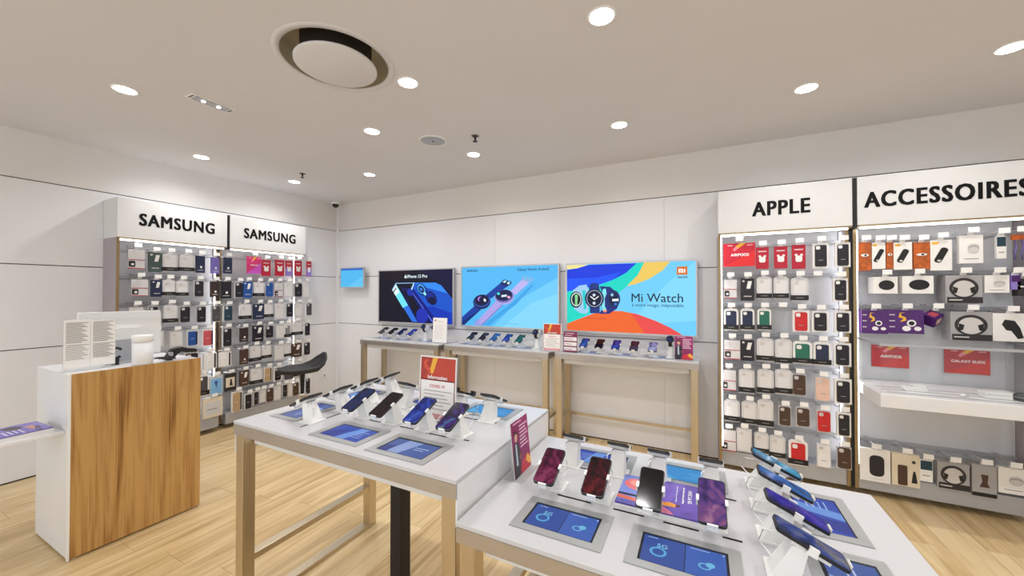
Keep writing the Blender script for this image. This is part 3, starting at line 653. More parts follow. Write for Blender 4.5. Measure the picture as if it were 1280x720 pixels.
# glass showcase on the accessory rack, with its cards and earbuds
t = thing('glass_showcase', 'glass showcase with white tray on the accessory rack at right', 'showcase', (5.90, 0, 0))
SW, SD = .826, .60
m = MB(); m.box(0, -SD, .755, SW, -.30, .84, 'white_laminate'); m.build('tray', t, bevel=.003)
m = MB(); m.box(.02, -.30, .755, SW-.02, -.05, .835, 'white_laminate'); m.build('tray_back', t)
m = MB(); m.box(.01, -SD+.012, .84, SW-.01, -SD+.018, 1.155, 'glass'); m.build('front_pane', t)
for x in (.006, SW-.012):
    m = MB(); m.box(x, -SD+.018, .84, x+.006, -.05, 1.155, 'glass'); m.build('side_pane', t)
m = MB(); m.box(.0, -SD+.008, 1.155, SW, -.05, 1.163, 'glass'); m.build('top_pane', t)
m = MB(); m.box(0, -SD+.006, 1.150, SW, -SD+.014, 1.166, 'grey_metal'); m.build('front_trim', t)
for x in (.0, SW-.008):
    m = MB(); m.box(x, -SD+.014, 1.152, x+.008, -.06, 1.166, 'grey_metal'); m.build('side_trim', t)
for k in range(3):
    yy = -.52+.09*k; m = MB(); m.box(.06, yy, .8395, SW-.05, yy+.012, .842, 'grey_metal'); m.build('tray_groove', t)
card((6.128, -.058, 1.10), 0, .21, .165, 'red', '', 'AIRPODS', 'red promotional card at the left inside the glass showcase')
card((6.53, -.058, 1.10), 0, .225, .175, 'red', '', 'GALAXY BUDS', 'red promotional card at the right inside the glass showcase')
def earbud_case(x, y, rz, label, lid=True):
    t = thing('earbud_case', label, 'earbud case', (x, y, .84), rz, 'earbud cases in the glass showcase')
    m = MB(); m.prism(rrect(.12, .028, .012, 0, .015, 4), -.03, .03, 'white_plastic'); m.build('case_body', t, bevel=.004)
    m = MB(); m.prism(rrect(.07, .014, .006, .02, .036, 3), -.022, .024, 'white_plastic'); m.build('lid', t, bevel=.002)
earbud_case(6.13, -.40, .1, 'white earbud case at the left inside the glass showcase')
t = thing('earbud', 'small white earbud lying in the middle of the showcase tray', 'earbud', (6.33, -.47, .842), .4)
m = MB(); m.lathe([(0, 0), (.012, .004), (.014, .012), (.008, .02), (0, .022)], 'white_plastic', 14); m.build('bud', t)
m = MB(); m.tube([(0, 0, .008), (.045, .01, .006)], .005, 'white_plastic'); m.build('stem', t)
t = thing('display_box', 'white box lying at the right in the glass showcase', 'box', (6.49, -.42, .842), .05)
m = MB(); m.box(-.06, -.035, 0, .06, .035, .04, 'white_plastic'); m.build('body', t, bevel=.003)
m = MB(); m.box(-.06, -.0355, .024, .06, -.035, .026, 'grey_print'); m.build('lid_line', t)
t = thing('smartwatch_strap', 'black rounded earphone case at the far right of showcase', 'earphone case', (6.60, -.43, .842), .0)
t.name = 'earphone_case'
m = MB(); m.lathe([(0, 0), (.03, 0), (.038, .012), (.036, .034), (.02, .045), (0, .047)], 'black_plastic', 20); m.build('body', t)
m = MB(); m.lathe([(.0365, .021), (.0395, .021), (.0395, .024), (.0365, .024)], 'grey_metal', 20, cap=False); m.build('seam_ring', t)

# ---------------------------------------------------------------- wall screens
def screen(name, label, x0, x1, z0, z1, y, depth, shapes, emit, bez=.014, bot=.02, cat='screen'):
    w, h = x1-x0, z1-z0
    t = thing(name, label, cat, ((x0+x1)/2, y, z0))
    m = MB(); m.box(-w/2, .004, 0, w/2, depth, h, 'grey_metal'); m.build('housing', t, bevel=.003)
    for n, (a, b, c, d) in dict(top=(-w/2, h-bez, w/2, h), bottom=(-w/2, 0, w/2, bot), left=(-w/2, bot, -w/2+bez, h-bez), right=(w/2-bez, bot, w/2, h-bez)).items():
        m = MB(); m.box(a, -.004, b, c, .004, d, 'silver_bezel'); m.build('bezel_rail', t)
    m = MB(); m.box(-w*.2, depth, h*.3, w*.2, -y-.0005, h*.7, 'joint_dark'); m.build('wall_mount', t)
    picture('display', t, w-2*bez, h-bez-bot, shapes, .0035, (0, 0, bot+(h-bez-bot)/2), None, emit, step=.0002)
    return t
mat('silver_bezel', 'C9C8CA', .35, metal=.4)
def zx(x, y, L, R, T0, T1, B0, B1):        # crop pixel to u, v of a slightly skewed screen
    u = (x-L)/(R-L); t = T0+(T1-T0)*u; b = B0+(B1-B0)*u
    return (min(1, max(0, u)), min(1, max(0, (y-t)/(b-t))))
A = lambda x, y: zx(x, y, 82, 915, 80, 48, 650, 690)
ap = A(403, 140)
tv1 = [('r', '05051E', (0, 0, 1, 1)), ('p', '090A38', [(.55, 0), (1, 0), (1, .5), (.8, .2)]), ('p', '12061C', [(.05, .0), (.4, 0), (.36, .18), (.1, .2)]),
 ('p', '0A0F5A', [A(345, 260), A(470, 285), A(700, 668), A(520, 662)]), ('p', '05051E', [A(375, 300), A(440, 300), A(640, 660), A(545, 660)]),
 ('p', '2B6FE0', [A(240, 290), A(288, 225), A(540, 662), A(478, 658)]), ('p', '6FE3F4', [A(240, 290), A(288, 225), A(430, 470), A(372, 500)]), ('p', 'E6FBFF', [A(243, 290), A(286, 228), A(330, 320), A(286, 360)]), ('p', '05051E', [A(250, 320), A(290, 262), A(296, 275), A(256, 332)]),
 ('p', '8FB9E8', [A(240, 290), A(285, 212), A(495, 208), A(495, 216), A(292, 221), A(248, 296)]),
 ('p', '1253C8', [A(495, 208), A(735, 206), A(800, 240), A(915, 400), A(915, 690), A(765, 672), A(490, 285), A(470, 290)]), ('p', '2F8BF0', [A(500, 210), A(735, 207), A(790, 236), A(860, 330), A(620, 260)]), ('p', '0A34B4', [A(700, 480), A(915, 560), A(915, 690), A(770, 672), A(640, 490)]),
 ('p', 'B8EEFF', [A(495, 208), A(506, 208), A(478, 292), A(462, 288)]), ('p', '0A1780', [A(480, 300), A(500, 285), A(765, 668), A(690, 668)]), ('p', '5C7BF0', [A(462, 300), A(470, 300), A(716, 668), A(704, 668)]),
 ('o', '1530A8', (*A(455, 320), .045, .065, -.6)), ('o', '1A2FB0', (*A(590, 590), .08, .14, -.8)),
 ('o', '0B2F86', (*A(590, 290), .082, .10, -.7)), ('o', '49A9F0', (*A(582, 282), .06, .075, -.7)), ('o', '061040', (*A(582, 285), .044, .055, -.7)), ('o', '2C7CE0', (*A(580, 285), .022, .028, -.7)),
 ('o', '081A66', (*A(690, 385), .085, .11, -.7)), ('o', '0D2C98', (*A(680, 365), .05, .06, -.7)), ('o', '050A38', (*A(700, 415), .05, .06, -.7)), ('o', '8FE8F8', (*A(622, 335), .022, .026, -.7)),
 ('e', 'E8FBFF', (ap[0], ap[1]+.006, .015, .026)), ('o', 'E8FBFF', (ap[0]+.004, ap[1]-.030, .006, .008, .8)), ('t', 'E8FBFF', 'iPhone 12 Pro', (*A(535, 134), .27), .02)]
B = lambda x, y: zx(x, y, 48, 970, 75, 45, 620, 665)
tv2 = [('r', '52B4EE', (0, 0, 1, 1)), ('p', '6CC6F4', [(.35, 1), (.62, .55), (1, .2), (1, 1)]), ('p', '7FD0F6', [(.45, 1), (.75, .6), (1, .45), (1, 1)]),
 ('p', '3A9FE2', [B(270, 622), B(570, 400), B(740, 235), B(760, 240), B(590, 430), B(330, 625)]),
 ('p', '123A9C', [B(48, 545), B(180, 440), B(250, 470), B(70, 618), B(48, 618)]), ('p', '123A9C', [B(300, 335), B(440, 225), B(510, 255), B(350, 370)]), ('p', '0B2A70', [B(48, 590), B(240, 470), B(250, 474), B(75, 618), B(48, 618)]),
 ('p', '10245C', [B(440, 225), B(480, 185), B(550, 205), B(552, 225), B(510, 257)]), ('p', 'BFE4FA', [B(468, 212), B(488, 194), B(508, 200), B(490, 220)]), ('p', 'BFE4FA', [B(508, 224), B(522, 206), B(542, 212), B(526, 236)]),
 ('p', 'A79FE0', [B(175, 618), B(400, 395), B(470, 425), B(262, 623)]), ('p', 'B9B0EA', [B(545, 300), B(650, 190), B(720, 215), B(590, 335)]), ('p', '7E74C4', [B(250, 622), B(462, 428), B(472, 430), B(266, 622)]),
 ('p', '8FA8D8', [B(645, 190), B(665, 152), B(762, 180), B(722, 218)]), ('p', '62B8EA', [B(664, 186), B(676, 162), B(704, 170), B(690, 194)]), ('p', '62B8EA', [B(700, 200), B(714, 174), B(746, 182), B(720, 208)]),
 ('o', '0E1C50', (*B(258, 400), .098, .125, .12)), ('o', '2A4A9E', (*B(258, 392), .090, .108, .12)), ('o', '0C123C', (*B(258, 385), .080, .092, .12)), ('o', 'B57AE8', (*B(240, 372), .026, .038, .3)), ('o', '0C123C', (*B(254, 376), .026, .038, .3)), ('o', 'E8F4FF', (*B(290, 384), .012, .03, .6)),
 ('o', 'A7A0E0', (*B(484, 355), .102, .125, .1)), ('o', '6F68B0', (*B(482, 346), .096, .108, .1)), ('o', '131B4C', (*B(480, 338), .088, .092, .1)), ('e', '43D9E8', (*B(428, 322), .016, .022)), ('e', 'F0A8C8', (*B(528, 356), .016, .022)), ('p', 'D8E6FA', [B(456, 336), B(510, 330), B(508, 350), B(458, 356)]),
 ('t', '123060', 'SAMSUNG', (*B(160, 103), .12), .03), ('t', '123060', 'Galaxy Watch Active2', (*B(752, 92), .31), .015), ('l', '7A6CC8', (.14, .965, .22, .90, 3, .008)), ('l', '3C8FCC', (*B(470, 606), .62, B(470, 606)[1], 1, .006))]
Cc = lambda x, y: zx(x, y, 52, 1160, 80, 48, 645, 690)
tv3 = [('r', '6CC8F6', (0, 0, 1, 1)), ('p', '7FD2FA', [(.5, .9), (.8, .3), (1, .0), (1, .8)]), ('p', 'E9C45C', [Cc(750, 60), Cc(965, 52), Cc(905, 130), Cc(800, 200), Cc(690, 245), Cc(600, 265), Cc(680, 190)]),
 ('p', '0FD2C0', [Cc(52, 310), Cc(380, 250), Cc(560, 160), Cc(690, 65), Cc(755, 60), Cc(700, 170), Cc(600, 270), Cc(530, 330), Cc(250, 515), Cc(150, 555), Cc(52, 590)]),
 ('p', '1238D8', [Cc(52, 122), Cc(150, 110), Cc(270, 78), Cc(690, 66), Cc(600, 150), Cc(480, 212), Cc(330, 262), Cc(180, 295), Cc(52, 310)]), ('p', '1A52F0', [Cc(52, 200), Cc(330, 190), Cc(560, 140), Cc(480, 212), Cc(330, 262), Cc(52, 310)]), ('p', 'F0DC8A', [Cc(52, 82), Cc(260, 76), Cc(160, 106), Cc(52, 120)]),
 ('p', 'E8642A', [Cc(52, 590), Cc(150, 555), Cc(300, 505), Cc(430, 480), Cc(560, 480), Cc(700, 508), Cc(850, 565), Cc(960, 620), Cc(1060, 690), Cc(52, 660)]), ('p', 'E34A48', [Cc(640, 495), Cc(700, 508), Cc(850, 565), Cc(960, 620), Cc(1060, 690), Cc(760, 680)]),
 ('p', '9CC6E8', [Cc(110, 300), Cc(170, 260), Cc(240, 250), Cc(265, 300), Cc(260, 480), Cc(240, 505), Cc(180, 500), Cc(120, 460)]), ('p', '16C8C8', [Cc(200, 300), Cc(230, 300), Cc(240, 460), Cc(215, 470)]), ('p', '17317E', [Cc(270, 250), Cc(310, 235), Cc(355, 245), Cc(365, 290), Cc(365, 500), Cc(275, 500), Cc(265, 290)]),
 ('p', '1B2C7C', [Cc(365, 265), Cc(460, 270), Cc(530, 330), Cc(550, 390), Cc(520, 460), Cc(450, 505), Cc(360, 505), Cc(380, 470), Cc(380, 300)]), ('p', '7FDDE8', [Cc(395, 290), Cc(420, 285), Cc(428, 330), Cc(410, 370), Cc(412, 440), Cc(428, 470), Cc(410, 495), Cc(385, 470), Cc(382, 330)]), ('e', 'F08A6A', (*Cc(413, 480), .016, .02)),
 ('e', '0E1640', (*Cc(140, 382), .054, .125)), ('e', 'D8E4D8', (*Cc(142, 380), .045, .105)), ('e', '10142C', (*Cc(142, 380), .038, .09)), ('p', '7FD08A', [Cc(128, 340), Cc(158, 340), Cc(152, 430), Cc(132, 430)]),
 ('e', '141C48', (*Cc(315, 372), .080, .145)), ('e', 'A8B4D0', (*Cc(315, 372), .066, .125)), ('e', '0C1234', (*Cc(315, 372), .061, .116)), ('p', 'FFFFFF', [Cc(313, 384), Cc(276, 356), Cc(280, 350), Cc(316, 374)]), ('p', 'FFFFFF', [Cc(312, 380), Cc(352, 350), Cc(356, 356), Cc(316, 386)]), ('e', 'D0D8F0', (*Cc(313, 342), .012, .022)), ('e', 'D0D8F0', (*Cc(313, 412), .012, .022)),
 ('e', '0E1846', (*Cc(490, 375), .054, .125)), ('e', '24418E', (*Cc(490, 375), .047, .11)), ('e', '0C1440', (*Cc(490, 375), .042, .1)), ('e', '8FC0E8', (*Cc(478, 340), .012, .022)), ('p', 'E0ECF8', [Cc(478, 376), Cc(535, 372), Cc(535, 394), Cc(480, 396)]), ('e', '2E70C8', (*Cc(508, 420), .012, .02)),
 ('t', '10283E', 'Mi Watch', (*Cc(856, 366), .375), .006), ('t', '1E4058', 'à votre image, inépuisable', (*Cc(860, 433), .375), .006),
 ('p', 'D2702C', [Cc(1016, 98), Cc(1098, 96), Cc(1098, 168), Cc(1016, 168)]), ('p', 'FFFFFF', [Cc(1030, 150), Cc(1030, 118), Cc(1060, 118), Cc(1066, 126), Cc(1066, 150), Cc(1057, 150), Cc(1057, 128), Cc(1039, 128), Cc(1039, 150)]), ('p', 'FFFFFF', [Cc(1044, 134), Cc(1052, 134), Cc(1052, 150), Cc(1044, 150)]), ('p', 'FFFFFF', [Cc(1072, 118), Cc(1081, 118), Cc(1081, 150), Cc(1072, 150)]),
 ('t', '1E4058', 'XIAOMI', (*Cc(1058, 189), .07), .03), ('l', 'B0481E', (*Cc(235, 540), .33, Cc(235, 540)[1], 1, .008))]
screen('wall_screen', 'wall screen advertising a blue phone on dark background', .90, 2.155, 1.083, 1.80, -.06, .04, tv1, 1.0)
screen('wall_screen', 'wall screen showing two smartwatches on plain sky blue', 2.262, 3.515, 1.083, 1.808, -.06, .04, tv2, 1.05)
screen('wall_screen', 'wall screen with three watches on colourful orange and blue waves', 3.588, 4.834, 1.083, 1.80, -.06, .04, tv3, 1.05)
screen('wall_monitor', 'small bright blue monitor on the back wall by the corner', .19, .665, 1.56, 1.85, -.10, .03, [('r', '4FB6EC', (0, 0, 1, 1)), ('r', '2A62C8', (0, 0, 1, .10)), ('p', '63C2F0', [(.3, 1), (1, .4), (1, 1)])], 1.0, .012, .014, 'monitor')

# ---------------------------------------------------------------- display tables
def table(label, x0, x1, y0, y1, h, side_drop=.06, floor_rails=True, rear_rail=False, mid_rails=True, lw=.055, group='display tables'):
    t = thing('display_table', label, 'table', ((x0+x1)/2, (y0+y1)/2, 0), 0, group)
    w, d = x1-x0, y1-y0
    m = MB(); m.box(-w/2, -d/2, h-.014, w/2, d/2, h, 'table_white'); m.build('tabletop', t, bevel=.0015)
    for s in (-1, 1):
        m = MB(); m.box(-w/2, s*d/2-.003*(s+1), h-.062, w/2, s*d/2-.003*(s-1), h-.0145, 'steel'); m.build('long_edge', t)
        m = MB(); m.box(s*w/2-.003*(s+1), -d/2+.0065, h-.002-side_drop, s*w/2-.003*(s-1), d/2-.0065, h-.0145, 'steel' if side_drop < .1 else 'white_laminate'); m.build('short_edge', t)
    m = MB(); m.box(-w/2+.075, -d/2+.05, h-.112, w/2-.075, d/2-.05, h-.0145, 'white_laminate'); m.build('under_tray', t, bevel=.003)
    for sx in (-1, 1):
        cx = sx*(w/2-.008-lw/2)
        for sy in (-1, 1):
            cy = sy*(d/2-.008-lw/2)
            m = MB(); m.box(cx-lw/2, cy-lw/2, 0, cx+lw/2, cy+lw/2, h-.0145, 'leg_steel'); m.build('leg', t, bevel=.002)
        if floor_rails:
            m = MB(); m.box(cx-lw/2, -d/2+.008+lw, 0, cx+lw/2, d/2-.008-lw, .022, 'leg_steel'); m.build('floor_rail', t, bevel=.002)
        if mid_rails:
            m = MB(); m.box(cx-lw/2+.002, -d/2+.008+lw, .235, cx+lw/2-.002, d/2-.008-lw, .265, 'leg_steel'); m.build('side_rail', t, bevel=.002)
    if rear_rail:
        m = MB(); m.box(-w/2+.06, d/2-.045, .235, w/2-.06, d/2-.02, .255, 'leg_steel'); m.build('rear_rail', t)
    return t
def slots(t, segs, z):
    ox, oy = t.location.x, t.location.y
    for x0, y0, x1, y1 in segs:
        m = MB(); m.box(x0-ox, y0-oy, z, x1-ox, y1-oy, z+.0008, 'black_print'); m.build('cable_slot', t)
H1, H2, HB = .90, .78, .91
T1 = table('taller white display table in the middle, left of the lower one', 2.905, 4.160, -2.866, -2.050, H1, .150)
T2 = table('lower white display table at the front right, nearest the camera', 4.170, 5.396, -2.880, -2.087, H2)
B1 = table('narrow wall table under the screen with the dark phone advert', 1.00, 2.225, -.458, -.048, HB, rear_rail=True, floor_rails=False)
B2 = table('narrow wall table under the plain sky blue screen', 2.268, 3.520, -.402, -.030, HB, rear_rail=True, floor_rails=False)
B3 = table('narrow wall table under the screen with orange waves', 3.574, 4.845, -.355, -.030, HB, rear_rail=True, floor_rails=False)
slots(T1, [(3.26, -2.78, 3.268, -2.73), (3.26, -2.665, 3.268, -2.555), (3.47, -2.58, 3.57, -2.572), (3.655, -2.58, 3.74, -2.572), (3.81, -2.588, 3.925, -2.58), (3.98, -2.58, 4.02, -2.572), (3.83, -2.35, 3.93, -2.342), (3.985, -2.35, 4.02, -2.342)], H1)
slots(T2, [(4.40, -2.589, 4.52, -2.581), (4.595, -2.589, 4.692, -2.581), (4.75, -2.592, 4.85, -2.584), (4.912, -2.592, 4.962, -2.584), (4.33, -2.352, 4.44, -2.344), (4.60, -2.352, 4.68, -2.344), (4.93, -2.352, 4.965, -2.344)], H2)
for t, xs in ((B1, (1.10, 1.45, 1.80)), (B2, (2.40, 2.72, 3.05)), (B3, (3.76, 4.08, 4.40))):
    slots(t, [(x, -.135, x+.22, -.128) for x in xs], HB)
t = thing('cable_column', 'black cable column standing under the taller white display table', 'column', (3.55, -2.46, 0))
m = MB(); m.box(-.034, -.034, .012, .034, .034, H1-.113, 'black_soft'); m.build('shaft', t, bevel=.004)
m = MB(); m.box(-.06, -.06, 0, .06, .06, .012, 'black_plastic'); m.build('foot_plate', t)

# flush screens in the table tops
def table_screen(label, x, y, z, rz, look=0, w=.284, d=.184, group='flush tablets set in the table tops'):
    t = thing('table_tablet', label, 'tablet', (x, y, z), rz, group)
    iw, idp = w*.78, d*.70
    m = MB(); 
    for a, b, c, e in ((-w/2, -d/2, w/2, -idp/2), (-w/2, idp/2, w/2, d/2), (-w/2, -idp/2, -iw/2, idp/2), (iw/2, -idp/2, w/2, idp/2)): m.box(a, b, 0, c, e, .003, 'screen_bezel')
    m.build('bezel', t)
    m = MB(); m.box(-iw/2, -idp/2, 0, iw/2, idp/2, .0012, 'black_print'); m.build('glass', t)
    L = [[('r', '0A1020', (0, 0, 1, 1)), ('r', '2C4FA6', (.03, .06, .52, .97)), ('r', '3A63BE', (.53, .06, .97, .97)), ('o', '59B4E8', (.22, .58, .10, .16, .3)), ('o', '2A4FA8', (.22, .58, .07, .11, .3)), ('o', '74C4EC', (.74, .62, .07, .1, 0)), ('o', '3A63BE', (.74, .62, .05, .07, 0)), ('o', '74C4EC', (.80, .55, .05, .08, .4)), ('t', '8FD0F2', '5G', (.26, .36, .12), .02), ('l', 'C0D8F4', (.08, .12, .2, .12, 1, .02)), ('l', 'C0D8F4', (.58, .12, .8, .12, 1, .02)), ('r', 'C8DCF8', (.94, .10, .96, .14))],
         [('r', '0A1020', (0, 0, 1, 1)), ('r', '2448B8', (.02, .05, .98, .97)), ('p', '6C9CE8', [(.55, .05), (.78, .05), (.62, .97), (.40, .97)]), ('p', '16329A', [(.12, .5), (.4, .3), (.36, .97), (.05, .97)]), ('l', 'A9C8F4', (.66, .3, .9, .7, 4, .03))],
         [('r', '0A1020', (0, 0, 1, 1)), ('r', '2E93DC', (.02, .06, .98, .97)), ('l', '8CCBF2', (.1, .3, .5, .6, 3, .02)), ('p', '55AEE8', [(.6, .06), (.98, .06), (.98, .6)])],
         [('r', '0A1020', (0, 0, 1, 1)), ('r', '3F5EA8', (.03, .08, .97, .96)), ('p', '93A9DE', [(.3, .08), (.62, .08), (.45, .96), (.2, .96)]), ('p', '2A3C8E', [(.03, .6), (.22, .5), (.22, .96), (.03, .96)]), ('l', 'B8C8EE', (.6, .4, .88, .52, 2, .04))]][look]
    picture('display', t, iw, idp, L, -.0013, None, (-PI/2, 0, 0), .75, step=.0001)
    return t
table_screen('flush tablet at front left of the lower table, screen split in two', 4.466, -2.727, H2, 0, 0)
table_screen('flush tablet at front right of the lower table, by the photo bottom', 4.811, -2.732, H2, 0, 0)
table_screen('flush tablet at rear left of the lower table, deep blue screen', 4.465, -2.235, H2, PI, 1)
table_screen('flush tablet at rear middle of the lower table behind the brochures', 4.800, -2.225, H2, PI, 2)
table_screen('flush tablet at the right end of lower table, farther one', 5.200, -2.315, H2, PI/2, 1)
table_screen('flush tablet at the right end of lower table, nearer one', 5.200, -2.660, H2, PI/2, 3)
table_screen('flush tablet at front left of the taller table', 3.520, -2.732, H1, 0, 1)
table_screen('flush tablet at front right of the taller table', 3.855, -2.738, H1, 0, 3)
table_screen('flush tablet at left end of the taller table, nearer one', 3.080, -2.610, H1, -PI/2, 3)
table_screen('flush tablet at left end of the taller table, farther one', 3.080, -2.290, H1, -PI/2, 1)
table_screen('bright blue flush tablet at rear right of the taller table', 3.905, -2.205, H1, PI, 2)
table_screen('flush tablet at rear middle of the taller table behind the sign', 3.560, -2.205, H1, PI, 1)
for nm, xs, y in (('leftmost', (1.22, 1.56, 1.90), -.27), ('middle', (2.52, 2.84, 3.16), -.235), ('rightmost', (3.88, 4.20, 4.52), -.225)):
    for k, x in enumerate(xs): table_screen('flush tablet, %s of three on the %s wall table' % (nth(k), nm), x, y, HB, 0, 3, .25, .12)

# phones and their stands
noise_screen('w_maroon', [(.35, '2A0818'), (.5, '6E1A44'), (.62, 'A03C68')], 14); noise_screen('w_red', [(.35, '12060A'), (.52, '4A1018'), (.65, '7A2028')], 16)
noise_screen('w_off', [(.3, '0A0706'), (.7, '16100C')], 6, .3); noise_screen('w_violet', [(.32, '2A1A4E'), (.48, '6A4A98'), (.58, '9A5E9A'), (.7, 'C088B0')], 13)
noise_screen('w_navy', [(.35, '0A1030'), (.55, '1C3270'), (.7, '4A2A28')], 9); noise_screen('w_brown', [(.35, '120A0C'), (.65, '2E1A20')], 8); noise_screen('w_galaxy', [(.35, '0A1450'), (.52, '1E3CB0'), (.7, '5A7AE0')], 12)
noise_screen('w_rainbow', [(.32, '120E1C'), (.50, '2A1E4E'), (.58, '5A2CA0'), (.66, '2090A0'), (.74, 'D09A40')], 11); noise_screen('w_teal', [(.35, '0E2A4E'), (.5, '1E8AC0'), (.65, '2AB4D8')], 9); noise_screen('w_blue', [(.35, '0C2060'), (.52, '1E78D0'), (.68, '0C1C2A')], 9)
noise_screen('w_indigo', [(.35, '14104A'), (.52, '2C2CB0'), (.68, '6A50C8')], 9); noise_screen('w_slate', [(.35, '141824'), (.5, '2C4AA0'), (.62, '8A8890'), (.7, '1A1614')], 9); noise_screen('w_green', [(.35, '0A2A24'), (.6, '1E7060')], 9); noise_screen('w_dusk', [(.35, '1A0E24'), (.6, '4A1E3C')], 9)
noise_screen('w_pale', [(.35, '3A3468'), (.5, '9A90D0'), (.65, 'D8D4E8')], 12)
PHW, PHH, PHT = .075, .158, .0085
ph_body = MB(); ph_body.prism(rrect(PHW, PHH, .011, 0, 0, 4), 0, PHT, 'black_plastic'); ph_body = ph_body.mesh('body')
ph_back = MB(); ph_back.prism(rrect(.026, .03, .006, .018, .055, 3), PHT, PHT+.0018, 'black_plastic'); ph_back = ph_back.mesh('camera_bump')
PH = {}
def phone(label, loc, tilt, rz, wall, group):
    t = thing('smartphone', label, 'smartphone', loc, 0, group); t.rotation_euler = (-(PI/2-tilt), 0, rz)
    link('body', ph_body, t); link('camera_bump', ph_back, t)
    if wall not in PH:
        m = MB(); m.prism(rrect(PHW-.005, PHH-.007, .009, 0, 0, 4), -.0006, 0, wall); PH[wall] = m.mesh('display')
    link('display', PH[wall], t)
    return t
TILT = math.radians(24)
CEN = (-.045, .098)     # phone centre in stand space (y, z)
def stand_meshes():
    d = {}
    cy, cz = CEN
    Mh = Matrix.Translation((0, cy, cz)) @ Matrix.Rotation(-(PI/2-TILT), 4, 'X')
    m = MB(); m.taper((0, .012, .006), .062, .06, (0, -.022, .088), .046, .036, 'white_plastic'); d['post'] = m
    m = MB(); m.box(-.042, -.036, 0, .042, .05, .006, 'white_plastic'); d['base_plate'] = m
    m = MB(); m.box(-.027, PHT+.002, -.045, .027, PHT+.012, .04, 'white_plastic', Mh); d['cradle'] = m
    for n, sx in (('clip', -1), ('clip_', 1)):
        m = MB(); m.box(sx*.0265, PHT+.002, -.012, sx*.0425, PHT+.008, .012, 'white_plastic', Mh); m.box(sx*.0382, -.004, -.010, sx*.0425, PHT+.008, .010, 'white_plastic', Mh); m.box(sx*.0345, -.0045, -.010, sx*.0425, -.001, .010, 'white_plastic', Mh); d[n] = m
    m = MB(); m.box(-.012, PHT+.002, -.086, .012, PHT+.010, -.040, 'white_plastic', Mh); m.box(-.014, -.004, -.0845, .014, PHT+.010, -.0797, 'white_plastic', Mh); d['lower_lip'] = m
    m = MB(); m.tube([(.02, .03, .02), (.034, .06, .05), (.03, .05, .085), (.01, .0, .095)], .0022, 'white_plastic', 5); d['tether_cable'] = m
    return {k: v.mesh(k.strip('_')) for k, v in d.items()}
SM = stand_meshes()
def phone_on_stand(x, y, z, rz, plabel, slabel, wall, pgroup, sgroup, tilt=None):
    t = thing('phone_stand', slabel, 'phone stand', (x, y, z), rz, sgroup)
    for n, me in SM.items(): link(n.strip('_'), me, t)
    cy, cz = CEN; c, s = math.cos(rz), math.sin(rz)
    if wall: phone(plabel, (x-s*cy, y+c*cy, z+cz), tilt or TILT, rz, wall, pgroup)
    return t
G = lambda a: 'smartphones on the '+a; S = lambda a: 'phone stands on the '+a
for k, (x, w, d) in enumerate([(4.37, 'w_maroon', 'with a maroon display'), (4.54, 'w_red', 'with a dark red display'), (4.712, 'w_off', 'with a black display'), (4.885, 'w_violet', 'with a violet display')]):
    phone_on_stand(x, -2.54, H2, 0, 'smartphone %s, front row of the lower table' % d, 'white phone stand, %s from left in front row of lower table' % nth(k), w, G('lower table'), S('lower table'), math.radians(22.3) if k == 2 else None)
for k, (x, w) in enumerate([(4.372, 'w_navy'), (4.56, 'w_navy'), (4.712, 'w_brown'), (4.888, 'w_navy')]):
    phone_on_stand(x, -2.325, H2, PI, 'smartphone seen from behind, %s from left in rear row of lower table' % nth(k), 'white phone stand, %s from left in rear row of lower table' % nth(k), w, G('lower table'), S('lower table'))
for k, (y, w, d) in enumerate([(-2.195, 'w_teal', 'teal'), (-2.355, 'w_blue', 'bright blue'), (-2.525, 'w_indigo', 'indigo'), (-2.680, 'w_slate', 'blue and grey')]):
    phone_on_stand(5.055, y, H2, PI/2, 'smartphone with %s display, %s from the back at right end of lower table' % (d, nth(k)), 'white phone stand, %s from the back at right end of lower table' % nth(k), w, G('lower table'), S('lower table'))
for k, (x, w, d) in enumerate([(3.415, 'w_navy', 'with a navy display'), (3.59, 'w_brown', 'with a blackish brown display'), (3.783, 'w_galaxy', 'with a blue galaxy display'), (3.953, 'w_rainbow', 'with a rainbow display')]):
    phone_on_stand(x, -2.55, H1, 0, 'smartphone %s, front row of the taller table' % d, 'white phone stand, %s from left in front row of taller table' % nth(k), w, G('taller table'), S('taller table'))
for k, (x, w) in enumerate([(3.46, 'w_brown'), (3.63, 'w_navy'), (3.80, None), (3.97, 'w_brown')]):
    t = phone_on_stand(x, -2.325, H1, PI, 'smartphone seen edge-on, %s from left in rear row of taller table' % nth(k), ('white phone stand, %s from left in rear row of taller table' % nth(k)) if w else 'white stand holding only a black security clamp, rear of taller table', w, G('taller table'), S('taller table'))
    if not w:
        Mh = Matrix.Translation((0, CEN[0], CEN[1])) @ Matrix.Rotation(-(PI/2-TILT), 4, 'X')
        m = MB(); m.box(-.05, .0, -.012, .05, .008, .012, 'black_plastic', Mh); m.box(-.012, 0, -.07, .012, .008, .07, 'black_plastic', Mh)
        for sx, sz in ((-1, 0), (1, 0), (0, 1), (0, -1)): m.box(sx*.05-.010, -.012, sz*.07-.010, sx*.05+.010, .010, sz*.07+.010, 'black_plastic', Mh)
        m.build('security_clamp', t)
for k, (y, w) in enumerate([(-2.705, 'w_brown'), (-2.53, 'w_brown'), (-2.36, 'w_navy'), (-2.19, 'w_navy')]):
    phone_on_stand(3.235, y, H1, -PI/2, 'smartphone seen edge-on, %s from the front at left end of taller table' % nth(k), 'white phone stand, %s from the front at left end of taller table' % nth(k), w, G('taller table'), S('taller table'))
